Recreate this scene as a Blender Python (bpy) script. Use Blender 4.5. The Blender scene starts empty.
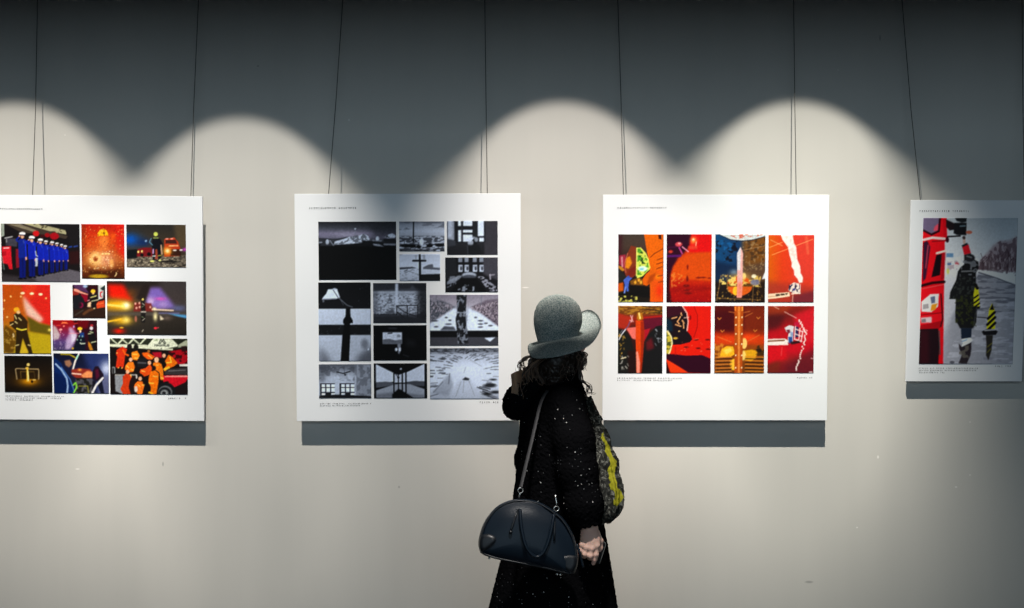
import bpy, bmesh, math, random
import numpy as np
from mathutils import Vector, Matrix

# ------------------------------------------------------------------ helpers
SC = bpy.context.scene
COL = SC.collection
D = 5.0          # camera to wall (m)
F = 1250.0       # focal length in pixels of a 1024 wide frame
CZ = 1.62        # camera height


def W(px, py, y=0.0):
    """Point at depth y that lies at (px, py) of the frame: used to size and place things."""
    k = (D + y) / F
    return Vector(((px - 512) * k, y, CZ + (304 - py) * k))


def lin(c):
    return tuple((v / 12.92 if v <= 0.04045 else ((v + 0.055) / 1.055) ** 2.4) for v in (x / 255.0 for x in c))


def linarr(a):
    a = np.clip(a, 0, 255) / 255.0
    return np.where(a <= 0.04045, a / 12.92, ((a + 0.055) / 1.055) ** 2.4)


def mat(name, col, rough=0.6, spec=0.3, metal=0.0):
    m = bpy.data.materials.new(name)
    m.use_nodes = True
    b = m.node_tree.nodes['Principled BSDF']
    b.inputs['Base Color'].default_value = (*col, 1)
    b.inputs['Roughness'].default_value = rough
    b.inputs['Specular IOR Level'].default_value = spec
    b.inputs['Metallic'].default_value = metal
    return m


def nodes(m):
    nt = m.node_tree
    return nt, nt.nodes, nt.links, nt.nodes['Principled BSDF']


def tag(o, label, cat, group=None):
    o['label'] = label
    o['category'] = cat
    if group:
        o['group'] = group
    return o


def empty(name, loc, label, cat, group=None):
    o = bpy.data.objects.new(name, None)
    o.empty_display_size = 0.05
    o.location = loc
    COL.objects.link(o)
    return tag(o, label, cat, group)


def mesh_obj(name, me, m, parent=None, world=True, smooth=False):
    me.materials.append(m)
    if smooth:
        me.polygons.foreach_set('use_smooth', [True] * len(me.polygons))
    o = bpy.data.objects.new(name, me)
    COL.objects.link(o)
    if parent is not None:
        o.parent = parent
        if world:                      # vertices were given in world space
            M = Matrix.Identity(4)
            p = parent
            while p is not None:
                M = p.matrix_basis @ M
                p = p.parent
            me.transform(M.inverted())
    me.update()
    return o


def from_bm(name, bm, m, parent=None, world=True, smooth=False):
    bmesh.ops.recalc_face_normals(bm, faces=bm.faces)
    me = bpy.data.meshes.new(name)
    bm.to_mesh(me)
    bm.free()
    return mesh_obj(name, me, m, parent, world, smooth)


def from_arrays(name, v, f, m, parent=None, world=True, smooth=True):
    me = bpy.data.meshes.new(name)
    v = np.asarray(v, np.float32)
    f = np.asarray(f, np.int32)
    me.vertices.add(len(v))
    me.vertices.foreach_set('co', v.ravel())
    n = f.shape[1]
    me.loops.add(len(f) * n)
    me.loops.foreach_set('vertex_index', f.ravel())
    me.polygons.add(len(f))
    me.polygons.foreach_set('loop_start', np.arange(0, len(f) * n, n, dtype=np.int32))
    me.update(calc_edges=True)
    me.validate()
    return mesh_obj(name, me, m, parent, world, smooth)


def add_box(bm, x0, y0, z0, x1, y1, z1):
    vs = [bm.verts.new(p) for p in ((x0, y0, z0), (x1, y0, z0), (x1, y1, z0), (x0, y1, z0),
                                    (x0, y0, z1), (x1, y0, z1), (x1, y1, z1), (x0, y1, z1))]
    for q in ((0, 3, 2, 1), (4, 5, 6, 7), (0, 1, 5, 4), (1, 2, 6, 5), (2, 3, 7, 6), (3, 0, 4, 7)):
        bm.faces.new([vs[i] for i in q])


def smooth_path(pts, n):
    """Catmull-Rom through pts (tuples of any width)."""
    P = [np.array(p, float) for p in pts]
    P = [2 * P[0] - P[1]] + P + [2 * P[-1] - P[-2]]
    out = []
    for i in range(1, len(P) - 2):
        for k in range(n):
            t = k / n
            a, b, c, d = P[i - 1], P[i], P[i + 1], P[i + 2]
            out.append(0.5 * (2 * b + (c - a) * t + (2 * a - 5 * b + 4 * c - d) * t * t + (3 * b - a - 3 * c + d) * t ** 3))
    out.append(P[-2])
    return out


def add_tube(bm, pts, rad, seg=8, flat=None, closed=False):
    """Tube along pts; rad a number or list; flat=(w, t, side) makes a strap: w along side, t across."""
    pts = [Vector(p[:3]) for p in pts]
    n = len(pts)
    rings = []
    up = Vector((0, 0, 1))
    prev = None
    for i, p in enumerate(pts):
        if closed:
            t = pts[(i + 1) % n] - pts[i - 1]
        else:
            t = pts[min(i + 1, n - 1)] - pts[max(i - 1, 0)]
        if t.length < 1e-9:
            t = Vector((0, 0, 1))
        t.normalize()
        if flat and flat[2] is not None:
            a = Vector(flat[2])
        elif prev is None:
            a = up if abs(t.z) < 0.9 else Vector((1, 0, 0))
        else:
            a = prev
        a = (a - t * a.dot(t)).normalized()
        prev = a
        b = t.cross(a)
        r = rad[i] if isinstance(rad, (list, tuple, np.ndarray)) else rad
        ra, rb = (flat[0] / 2, flat[1] / 2) if flat else (r, r)
        rings.append([bm.verts.new(p + a * (ra * math.cos(2 * math.pi * k / seg)) + b * (rb * math.sin(2 * math.pi * k / seg))) for k in range(seg)])
    m = n if closed else n - 1
    for i in range(m):
        A, B = rings[i], rings[(i + 1) % n]
        for k in range(seg):
            bm.faces.new((A[k], A[(k + 1) % seg], B[(k + 1) % seg], B[k]))
    if not closed:
        bm.faces.new(rings[0][::-1])
        bm.faces.new(rings[-1])


# ------------------------------------------------------------------ surface nets
def axis(lo, hi, h, fine=()):
    """Grid lines from lo to hi at pitch h, finer inside the (a, b, pitch) spans."""
    out = [lo]
    while out[-1] < hi:
        p = h
        for a, b, q in fine:
            if a <= out[-1] <= b:
                p = q
        out.append(out[-1] + p)
    return np.array(out)


def surface_nets(fn, lo, hi, h, fine=((), (), ())):
    xs = [axis(lo[i], hi[i], h, fine[i]) for i in range(3)]
    n = np.array([len(x) for x in xs])
    X, Y, Z = np.meshgrid(*xs, indexing='ij')
    f = fn(X, Y, Z).astype(np.float32)
    s = f < 0
    c = np.zeros(tuple(n - 1), np.int16)
    for i in (0, 1):
        for j in (0, 1):
            for k in (0, 1):
                c += s[i:n[0] - 1 + i, j:n[1] - 1 + j, k:n[2] - 1 + k]
    act = (c > 0) & (c < 8)
    idx = -np.ones(act.shape, np.int64)
    cell = np.argwhere(act)
    idx[act] = np.arange(len(cell))
    acc = np.zeros((len(cell), 3))
    cnt = np.zeros(len(cell))
    corners = [(i, j, k) for i in (0, 1) for j in (0, 1) for k in (0, 1)]
    for a in corners:
        for ax in range(3):
            if a[ax] == 1:
                continue
            b = list(a)
            b[ax] = 1
            fa = f[cell[:, 0] + a[0], cell[:, 1] + a[1], cell[:, 2] + a[2]]
            fb = f[cell[:, 0] + b[0], cell[:, 1] + b[1], cell[:, 2] + b[2]]
            m = (fa < 0) != (fb < 0)
            t = np.where(m, fa / np.where(m, fa - fb, 1), 0)
            p = np.tile(np.array(a, float), (len(cell), 1))
            p[:, ax] += t
            acc[m] += p[m]
            cnt[m] += 1
    P = cell + acc / cnt[:, None]
    V = np.stack([np.interp(P[:, i], np.arange(n[i]), xs[i]) for i in range(3)], 1)
    Fs = []
    for ax in range(3):
        u, v = [(1, 2), (2, 0), (0, 1)][ax]
        sl0 = [slice(None)] * 3
        sl1 = [slice(None)] * 3
        sl0[ax] = slice(0, n[ax] - 1)
        sl1[ax] = slice(1, n[ax])
        a = s[tuple(sl0)]
        b = s[tuple(sl1)]
        e = np.argwhere(a != b)
        e = e[(e[:, u] > 0) & (e[:, v] > 0) & (e[:, u] < n[u] - 1) & (e[:, v] < n[v] - 1)]
        if len(e) == 0:
            continue
        q = []
        for du, dv in ((-1, -1), (0, -1), (0, 0), (-1, 0)):
            k = e.copy()
            k[:, u] += du
            k[:, v] += dv
            q.append(idx[k[:, 0], k[:, 1], k[:, 2]])
        q = np.stack(q, 1)
        ins = s[e[:, 0], e[:, 1], e[:, 2]]
        q[~ins] = q[~ins][:, ::-1]
        Fs.append(q)
    return V, np.concatenate(Fs)


def smin(a, b, k):
    h = np.clip(0.5 + 0.5 * (b - a) / k, 0, 1)
    return b + (a - b) * h - k * h * (1 - h)


def cone(X, Y, Z, a, b, ra, rb):
    a = np.array(a, float)
    b = np.array(b, float)
    d = b - a
    t = np.clip(((X - a[0]) * d[0] + (Y - a[1]) * d[1] + (Z - a[2]) * d[2]) / max(d @ d, 1e-12), 0, 1)
    return np.sqrt((X - a[0] - t * d[0]) ** 2 + (Y - a[1] - t * d[1]) ** 2 + (Z - a[2] - t * d[2]) ** 2) - (ra + (rb - ra) * t)


def ellipsoid(X, Y, Z, c, r, M=None):
    dx, dy, dz = X - c[0], Y - c[1], Z - c[2]
    if M is not None:
        dx, dy, dz = (M[0][0] * dx + M[0][1] * dy + M[0][2] * dz, M[1][0] * dx + M[1][1] * dy + M[1][2] * dz, M[2][0] * dx + M[2][1] * dy + M[2][2] * dz)
    k = np.sqrt((dx / r[0]) ** 2 + (dy / r[1]) ** 2 + (dz / r[2]) ** 2)
    return (k - 1) * min(r)


def chain(X, Y, Z, pts, rad, k=0.01):
    d = None
    for i in range(len(pts) - 1):
        c = cone(X, Y, Z, pts[i], pts[i + 1], rad[i], rad[i + 1])
        d = c if d is None else smin(d, c, k)
    return d


def wob(X, Y, Z, s):
    """Lumpy noise with a feature size of about s metres, range about -1..1."""
    k = 2 * math.pi / s
    a = np.sin(k * X + 1.3 * np.sin(k * .61 * Y + 2)) * np.sin(k * .9 * Y + 1.1 * np.sin(k * .53 * Z)) * np.sin(k * 1.07 * Z + 1.2 * np.sin(k * .57 * X + 1))
    b = np.sin(k * 1.7 * X + 2.1 + np.sin(k * Z)) * np.sin(k * 1.9 * Z + .4 + np.sin(k * .8 * Y)) * np.sin(k * 1.6 * Y + np.sin(k * .7 * X))
    return a + .6 * b


# ------------------------------------------------------------------ raster of a printed photograph
class Cv:
    R = 4.5

    def __init__(s, rect, zo, zs, base=(20, 20, 20), skew=0.0):
        s.rect, s.zo, s.zs = rect, zo, zs
        s.pad = abs(skew) * (rect[3] - rect[1]) * .5 * zs + 1
        s.w = int(math.ceil((rect[2] - rect[0]) * 1.5)) * 3
        s.h = int(math.ceil((rect[3] - rect[1]) * 1.5)) * 3
        s.kx = s.w / (rect[2] - rect[0])
        s.ky = s.h / (rect[3] - rect[1])
        s.a = np.empty((s.h, s.w, 3), np.float32)
        s.a[:] = base
        s.k = s.kx / zs                     # canvas pixels for one unit of drawing
        yy, xx = np.mgrid[0:s.h, 0:s.w]
        s.X = ((xx + .5) / s.kx + rect[0] - zo[0]) * zs
        s.Y = ((yy + .5) / s.ky + rect[1] - zo[1]) * zs
        s.X = s.X + skew * (s.Y - ((rect[1] + rect[3]) / 2 - zo[1]) * zs)

    def box(s, x0, y0, x1, y1):
        x0, x1 = x0 - s.pad, x1 + s.pad
        i0 = int(((x0 / s.zs + s.zo[0]) - s.rect[0]) * s.kx)
        i1 = int(((x1 / s.zs + s.zo[0]) - s.rect[0]) * s.kx) + 2
        j0 = int(((y0 / s.zs + s.zo[1]) - s.rect[1]) * s.ky)
        j1 = int(((y1 / s.zs + s.zo[1]) - s.rect[1]) * s.ky) + 2
        return slice(max(j0, 0), max(min(j1, s.h), 0)), slice(max(i0, 0), max(min(i1, s.w), 0))

    def put(s, sl, m, col, a):
        if m.size:
            m = (np.clip(m, 0, 1) * a)[..., None]
            s.a[sl] = s.a[sl] * (1 - m) + np.array(col, np.float32) * m

    def pmask(s, pts, soft):
        xs = [p[0] for p in pts]
        ys = [p[1] for p in pts]
        sl = s.box(min(xs) - 2 * soft - 2, min(ys) - 2 * soft - 2, max(xs) + 2 * soft + 2, max(ys) + 2 * soft + 2)
        X, Y = s.X[sl], s.Y[sl]
        ins = np.zeros(X.shape, bool)
        n = len(pts)
        for i in range(n):
            x0, y0 = pts[i]
            x1, y1 = pts[(i + 1) % n]
            if y0 == y1:
                continue
            ins ^= ((y0 > Y) != (y1 > Y)) & (X < (x1 - x0) * (Y - y0) / (y1 - y0) + x0)
        m = ins.astype(np.float32)
        r = int(soft * s.k * .6)
        if r >= 1 and m.size:
            for ax in (0, 1):
                for _ in range(2):
                    p = [(0, 0), (0, 0)]
                    p[ax] = (r + 1, r)
                    c = np.cumsum(np.pad(m, p, mode='edge'), axis=ax)
                    n_ = m.shape[ax]
                    m = (np.take(c, np.arange(2 * r + 1, 2 * r + 1 + n_), ax) - np.take(c, np.arange(n_), ax)) / (2 * r + 1)
        return sl, m

    def poly(s, pts, col, a=1, soft=0):
        sl, m = s.pmask(pts, soft)
        s.put(sl, m, col, a)

    def ell(s, cx, cy, rx, ry, col, a=1, soft=2):
        e = soft + 2
        sl = s.box(cx - rx - e, cy - ry - e, cx + rx + e, cy + ry + e)
        d = np.sqrt(((s.X[sl] - cx) / rx) ** 2 + ((s.Y[sl] - cy) / ry) ** 2)
        s.put(sl, (1 - d) * min(rx, ry) / max(soft, .5) + .5, col, a)

    def glow(s, cx, cy, rx, ry, col, a=1):
        sl = s.box(cx - 2 * rx, cy - 2 * ry, cx + 2 * rx, cy + 2 * ry)
        d2 = ((s.X[sl] - cx) / rx) ** 2 + ((s.Y[sl] - cy) / ry) ** 2
        s.put(sl, np.exp(-1.6 * d2), col, a)

    def line(s, pts, w, col, a=1, soft=1.5):
        e = w + soft + 2
        xs = [p[0] for p in pts]
        ys = [p[1] for p in pts]
        sl = s.box(min(xs) - e, min(ys) - e, max(xs) + e, max(ys) + e)
        X, Y = s.X[sl], s.Y[sl]
        d = np.full(X.shape, 1e9)
        for (x0, y0), (x1, y1) in zip(pts[:-1], pts[1:]):
            dx, dy = x1 - x0, y1 - y0
            t = np.clip(((X - x0) * dx + (Y - y0) * dy) / max(dx * dx + dy * dy, 1e-9), 0, 1)
            d = np.minimum(d, np.hypot(X - x0 - t * dx, Y - y0 - t * dy))
        s.put(sl, (w / 2 - d) / soft + .5, col, a)

    def vgrad(s, stops, horiz=False, a=1):
        c = s.X if horiz else s.Y
        ys = [p[0] for p in stops]
        g = np.stack([np.interp(c, ys, [p[1][k] for p in stops]) for k in range(3)], -1)
        s.a[:] = s.a * (1 - a) + g * a

    def nz(s, sc, seed, sy=None):
        g = np.random.RandomState(seed)
        sy = sy or sc
        u = (s.X - s.X.min()) / sc
        v = (s.Y - s.Y.min()) / sy
        r = g.rand(int(v.max()) + 3, int(u.max()) + 3)
        iu, iv = u.astype(int), v.astype(int)
        fu, fv = u - iu, v - iv
        fu = fu * fu * (3 - 2 * fu)
        fv = fv * fv * (3 - 2 * fv)
        return (r[iv, iu] * (1 - fu) + r[iv, iu + 1] * fu) * (1 - fv) + (r[iv + 1, iu] * (1 - fu) + r[iv + 1, iu + 1] * fu) * fv

    def grain(s, amp, sc, seed, sy=None):
        sc = sc * .6
        s.a *= (1 + .55 * amp * (s.nz(sc, seed, sy) - .5) * 2)[..., None]

    def tex(s, pts, col, sc, thr, seed, a=1, sy=None, soft=0):
        sl, m = s.pmask(pts, soft)
        n = s.nz(sc, seed, sy)[sl] * .65 + s.nz(sc * .45, seed + 7, (sy or sc) * .45)[sl] * .35
        s.put(sl, m * np.clip((n - thr) / .09 + .5, 0, 1), col, a)

    def spk(s, n, b, col, r, seed, a=.9):
        g = random.Random(seed)
        for _ in range(n):
            s.ell(g.uniform(b[0], b[2]), g.uniform(b[1], b[3]), r * g.uniform(.5, 1.2), r * g.uniform(.5, 1.2), col, a * g.uniform(.4, 1), 2)

    def grid(s):
        """Colours at the vertices of a (w/3+1) x (h/3+1) grid."""
        b = s.a.reshape(s.h // 3, 3, s.w // 3, 3, 3).mean((1, 3))
        p = np.pad(b, ((1, 1), (1, 1), (0, 0)), mode='edge')
        v = (p[:-1, :-1] + p[1:, :-1] + p[:-1, 1:] + p[1:, 1:]) / 4
        # recover the crispness the averaging took away
        q = np.pad(v, ((1, 1), (1, 1), (0, 0)), mode='edge')
        bl = (q[:-2, 1:-1] + q[2:, 1:-1] + q[1:-1, :-2] + q[1:-1, 2:]) / 4
        return np.clip(v + .7 * (v - bl), 0, 255)
# ------------------------------------------------------------------ the printed photographs, first board
def print_salute():
    c = Cv((1.8, 224.2, 79.9, 282.2), (0, 220), 9.207, (22, 18, 20))
    c.poly([(14, 572), (745, 572), (745, 480), (640, 455), (250, 535), (14, 530)], (92, 88, 98), 1, 8)
    c.poly([(14, 575), (330, 575), (330, 545), (14, 500)], (50, 44, 48), .9, 20)
    c.poly([(14, 38), (46, 38), (48, 150), (14, 165)], (150, 160, 150), 1, 3)
    c.poly([(50, 38), (230, 38), (430, 95), (630, 150), (610, 175), (420, 140), (200, 118)], (62, 52, 44))
    c.poly([(80, 42), (190, 42), (350, 100), (310, 112)], (130, 120, 98), 1, 3)
    c.poly([(225, 38), (365, 38), (610, 95), (615, 135), (480, 110)], (170, 165, 128), 1, 2)
    c.tex([(225, 38), (365, 38), (610, 95), (615, 135), (480, 110)], (60, 55, 40), 26, .55, 3)
    c.poly([(375, 38), (745, 38), (745, 230), (650, 240), (620, 100)], (24, 22, 24), 1, 4)
    for x, y, rx, ry, k in ((338, 128, 30, 26, (205, 22, 28)), (440, 142, 24, 20, (150, 12, 20)), (505, 150, 42, 32, (165, 12, 24)), (395, 150, 20, 16, (60, 14, 18))):
        c.ell(x, y, rx, ry, k, 1, 8)
    c.poly([(60, 165), (165, 180), (160, 250), (60, 240)], (62, 60, 72), 1, 6)
    c.line([(50, 172), (120, 158)], 8, (200, 200, 205))
    c.line([(66, 180), (66, 210)], 6, (190, 190, 190))
    c.poly([(22, 250), (105, 245), (108, 330), (112, 400), (118, 460), (88, 455), (72, 412), (25, 402)], (218, 26, 42), 1, 2)
    c.line([(40, 264), (88, 262)], 9, (250, 225, 225))
    c.poly([(25, 300), (60, 290), (60, 330), (25, 340)], (150, 12, 25), .7, 6)
    c.poly([(148, 270), (175, 270), (180, 440), (150, 450)], (130, 18, 36), 1, 4)
    c.line([(20, 340), (40, 460)], 10, (120, 150, 140), .7)
    for cx, cy, l, r, sy, my, by in ((212, 130, 172, 246, 182, 350, 540), (298, 164, 260, 332, 200, 360, 528), (377, 186, 345, 408, 222, 368, 512),
                                     (428, 200, 404, 450, 236, 372, 498), (484, 208, 456, 506, 240, 372, 488), (528, 218, 506, 548, 248, 372, 478),
                                     (570, 230, 548, 585, 258, 370, 468), (602, 243, 586, 630, 268, 368, 462)):
        s = (r - l) / 74
        blue = (14, 32, 176) if l > 200 else (14, 34, 140)
        c.poly([(l + 6, my - 10), (r - 4, my - 10), (r - 10, by), (cx + 2, by - 6), (cx - 2, by), (l + 8, by)], (10, 22, 112))
        c.line([(cx, my), (cx, by)], 4 * s, (4, 8, 50))
        c.poly([(l, sy + 12), (cx - 20 * s, sy - 4), (cx + 20 * s, sy - 4), (r, sy + 14), (r, my + 4), (l + 2, my + 4)], blue, 1, 1)
        c.line([(l + 10 * s, sy + 30), (l - 16 * s, sy + 6), (cx - 26 * s, cy + 24 * s)], 15 * s, blue)
        c.ell(cx - 27 * s, cy + 22 * s, 9 * s, 8 * s, (225, 160, 125))
        c.line([(r - 7 * s, sy + 20), (r - 2 * s, my - 10)], 14 * s, (20, 44, 205))
        c.ell(r - 3 * s, my + 8, 9 * s, 16 * s, (225, 160, 150))
        c.ell(cx, cy + 26 * s, 15 * s, 20 * s, (218, 165, 135))
        c.ell(cx, cy, 29 * s, 16 * s, (240, 240, 245))
        c.line([(cx - 20 * s, cy + 12 * s), (cx + 20 * s, cy + 14 * s)], 7 * s, (20, 22, 60))
        c.line([(cx + 8, sy + 10), (cx + 14, sy + 36)], 4, (150, 170, 240), .7)
        c.ell(l + 16 * s, by + 4, 22 * s, 9 * s, (8, 8, 16))
        c.ell(r - 14 * s, by + 2, 16 * s, 8 * s, (8, 8, 16))
    c.line([(330, 290), (336, 330), (350, 338)], 7, (225, 235, 255))
    c.poly([(328, 352), (350, 352), (348, 430), (326, 430)], (205, 215, 240), .9, 3)
    c.line([(640, 250), (662, 246)], 14, (30, 70, 170), .8, 8)
    c.line([(684, 246), (715, 240)], 14, (40, 70, 160), .8, 8)
    c.poly([(640, 290), (735, 280), (735, 400), (640, 410)], (48, 14, 16), .8, 16)
    c.grain(.16, 14, 5)
    return c, 'photo of a row of saluting officers in blue'


def print_sparks():
    c = Cv((81.8, 224.1, 124.3, 278.6), (80, 220), 9.8125)
    c.vgrad([(40, (190, 22, 8)), (200, (206, 62, 14)), (400, (170, 80, 30)), (480, (110, 46, 14)), (575, (60, 24, 8))])
    c.poly([(330, 40), (435, 40), (435, 400), (370, 300)], (214, 26, 16), .85, 40)
    c.poly([(18, 40), (60, 40), (50, 400), (18, 420)], (130, 40, 8), .6, 20)
    c.glow(235, 200, 70, 90, (240, 140, 50), .8)
    c.glow(330, 155, 30, 40, (235, 90, 15), .8)
    c.glow(180, 385, 130, 100, (252, 190, 100), .95)
    c.glow(250, 390, 110, 90, (214, 140, 110), .75)
    c.ell(152, 378, 60, 62, (255, 214, 130), .55, 40)
    c.ell(152, 380, 22, 24, (150, 58, 16), 1, 16)
    c.poly([(200, 170), (265, 170), (280, 300), (180, 300)], (226, 120, 50), .5, 20)
    c.poly([(174, 158), (178, 125), (200, 96), (232, 82), (262, 100), (277, 128), (278, 155), (235, 152)], (250, 190, 20), 1, 3)
    c.ell(238, 128, 12, 12, (130, 80, 10), 1, 6)
    c.line([(238, 90), (240, 140)], 5, (160, 90, 10))
    c.line([(220, 330), (285, 330)], 14, (255, 225, 140), 1, 8)
    c.poly([(290, 390), (325, 380), (330, 460), (290, 460)], (240, 170, 90), .8, 14)
    c.poly([(90, 490), (250, 500), (390, 480), (410, 575), (90, 575)], (58, 24, 8), .8, 16)
    c.ell(180, 552, 90, 20, (186, 150, 26), .9, 12)
    c.line([(340, 550), (356, 528), (352, 515)], 8, (255, 225, 160))
    c.spk(150, (25, 60, 430, 520), (255, 190, 110), 5, 4)
    c.spk(70, (80, 300, 320, 480), (255, 240, 190), 5, 8)
    c.spk(90, (25, 60, 430, 560), (120, 20, 6), 6, 9)
    c.grain(.2, 10, 2)
    return c, 'photo of a yellow helmet in a shower of orange sparks'


def print_night_truck():
    c = Cv((126.5, 224.1, 185.5, 266.9), (124, 220), 12.167)
    c.vgrad([(50, (40, 38, 36)), (250, (58, 50, 40)), (440, (60, 50, 40)), (570, (60, 52, 48))])
    c.poly([(600, 50), (750, 50), (750, 330), (650, 330)], (92, 76, 52), .7, 40)
    c.glow(75, 235, 150, 95, (0, 80, 190), .95)
    c.glow(230, 270, 120, 70, (10, 40, 100), .8)
    c.glow(265, 250, 14, 14, (170, 210, 255), 1)
    c.poly([(30, 440), (750, 420), (750, 572), (30, 572)], (108, 98, 86), 1, 10)
    c.tex([(30, 450), (750, 430), (750, 572), (30, 572)], (200, 188, 160), 18, .62, 4, .8, 8)
    c.tex([(30, 450), (750, 430), (750, 572), (30, 572)], (30, 26, 24), 26, .6, 9, .8, 10)
    c.poly([(30, 360), (160, 350), (160, 460), (30, 470)], (14, 18, 22), 1, 12)
    c.poly([(150, 440), (165, 350), (230, 330), (330, 330), (345, 440)], (118, 20, 26), 1, 6)
    for x, y in ((172, 382), (216, 376)):
        c.ell(x, y, 11, 15, (255, 235, 130), 1, 6)
    c.ell(215, 420, 22, 20, (16, 12, 12), 1, 4)
    c.ell(300, 410, 24, 22, (12, 10, 12), 1, 4)
    c.poly([(484, 440), (488, 225), (610, 205), (655, 260), (682, 340), (680, 430)], (190, 58, 26), 1, 4)
    c.poly([(502, 235), (625, 232), (645, 280), (502, 280)], (66, 30, 26), 1, 4)
    c.poly([(540, 300), (655, 296), (660, 312), (540, 314)], (255, 190, 130), .9, 4)
    c.poly([(570, 345), (690, 345), (690, 430), (560, 430)], (40, 22, 14), .9, 8)
    for x, y in ((520, 222), (578, 220)):
        c.ell(x, y, 20, 9, (255, 150, 130), 1, 5)
    c.glow(525, 370, 62, 58, (255, 175, 40), 1)
    c.glow(525, 368, 30, 28, (255, 250, 190), 1)
    c.ell(614, 360, 24, 8, (255, 240, 230), 1, 4)
    c.ell(690, 357, 20, 10, (255, 240, 240), 1, 4)
    c.glow(738, 350, 38, 26, (205, 70, 205), 1)
    c.poly([(400, 495), (560, 478), (700, 500), (520, 515)], (16, 14, 14), .8, 6)
    c.poly([(335, 300), (345, 215), (370, 200), (410, 200), (440, 225), (470, 280), (456, 320), (450, 440), (425, 480), (410, 480), (405, 350), (375, 350), (372, 480), (345, 480), (345, 380)], (16, 18, 26), 1, 2)
    c.poly([(378, 350), (402, 350), (406, 470), (374, 470)], (170, 60, 40), .8, 4)
    c.ell(385, 166, 25, 26, (205, 218, 96), 1, 5)
    c.line([(358, 212), (416, 212)], 9, (190, 212, 110))
    c.line([(330, 218), (308, 262), (345, 300)], 9, (110, 180, 215), .8)
    c.line([(352, 350), (352, 400)], 16, (215, 160, 215), .9)
    c.line([(448, 300), (456, 410)], 14, (240, 190, 150), .9)
    c.line([(345, 432), (376, 432)], 12, (215, 225, 220))
    c.line([(412, 428), (446, 424)], 10, (190, 180, 60))
    c.ell(338, 495, 26, 12, (235, 235, 130), 1, 5)
    c.ell(432, 484, 18, 12, (220, 220, 140), 1, 5)
    c.grain(.15, 12, 6)
    return c, 'photo of a firefighter from behind before a truck at night'


def print_foam():
    c = Cv((3.0, 285.1, 50.6, 354.2), (0, 282), 8.0)
    c.vgrad([(25, (204, 66, 14)), (120, (206, 78, 16)), (300, (196, 96, 18)), (420, (170, 130, 20)), (578, (172, 146, 22))])
    c.poly([(24, 25), (170, 25), (180, 120), (110, 220), (24, 240)], (190, 80, 10), .6, 30)
    c.poly([(180, 25), (405, 25), (405, 350), (320, 325), (220, 270)], (226, 36, 26), 1, 14)
    c.poly([(190, 25), (300, 25), (260, 140), (200, 160)], (236, 70, 30), .7, 30)
    c.poly([(186, 110), (196, 200), (216, 270), (320, 330), (350, 300), (260, 200)], (245, 205, 185), .95, 22)
    c.poly([(216, 275), (320, 335), (405, 352), (405, 425), (240, 400)], (96, 84, 16), .95, 14)
    c.poly([(225, 400), (405, 430), (405, 578), (250, 578)], (196, 170, 22), .9, 10)
    c.glow(398, 385, 20, 16, (255, 230, 110), 1)
    for x, y in ((185, 93), (258, 96), (328, 101)):
        c.ell(x, y, 17, 10, (255, 242, 190), 1, 6)
    for x, y in ((170, 120), (372, 132), (38, 152), (58, 285), (30, 220), (90, 120)):
        c.ell(x, y, 8, 8, (255, 205, 120), .9, 5)
    c.poly([(45, 350), (120, 400), (125, 480), (100, 578), (30, 578), (30, 380)], (92, 58, 12), .85, 8)
    c.tex([(30, 380), (125, 400), (125, 578), (30, 578)], (190, 150, 60), 22, .64, 5, .7)
    c.poly([(112, 262), (155, 243), (200, 290), (222, 320), (216, 400), (128, 395), (80, 350), (75, 325), (112, 315)], (52, 34, 14), 1, 3)
    c.poly([(128, 390), (216, 392), (258, 578), (226, 578), (180, 450), (152, 578), (118, 578)], (46, 32, 12), 1, 3)
    c.ell(135, 226, 24, 20, (246, 176, 30), 1, 4)
    c.ell(148, 246, 15, 14, (240, 190, 130), 1, 5)
    c.line([(134, 376), (172, 388), (210, 380)], 11, (236, 214, 60))
    for p in (((82, 350), (104, 338)), ((118, 270), (132, 300)), ((120, 320), (138, 334)), ((150, 290), (170, 310)), ((122, 512), (146, 506)), ((222, 506), (240, 512))):
        c.line(p, 8, (245, 225, 150), .9)
    c.line([(104, 420), (108, 440)], 12, (255, 230, 170), .8)
    c.poly([(158, 560), (180, 470), (222, 560), (220, 578), (158, 578)], (226, 190, 40), .8, 6)
    c.grain(.12, 12, 6)
    return c, 'photo of a firefighter in orange light spraying foam'


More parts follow.
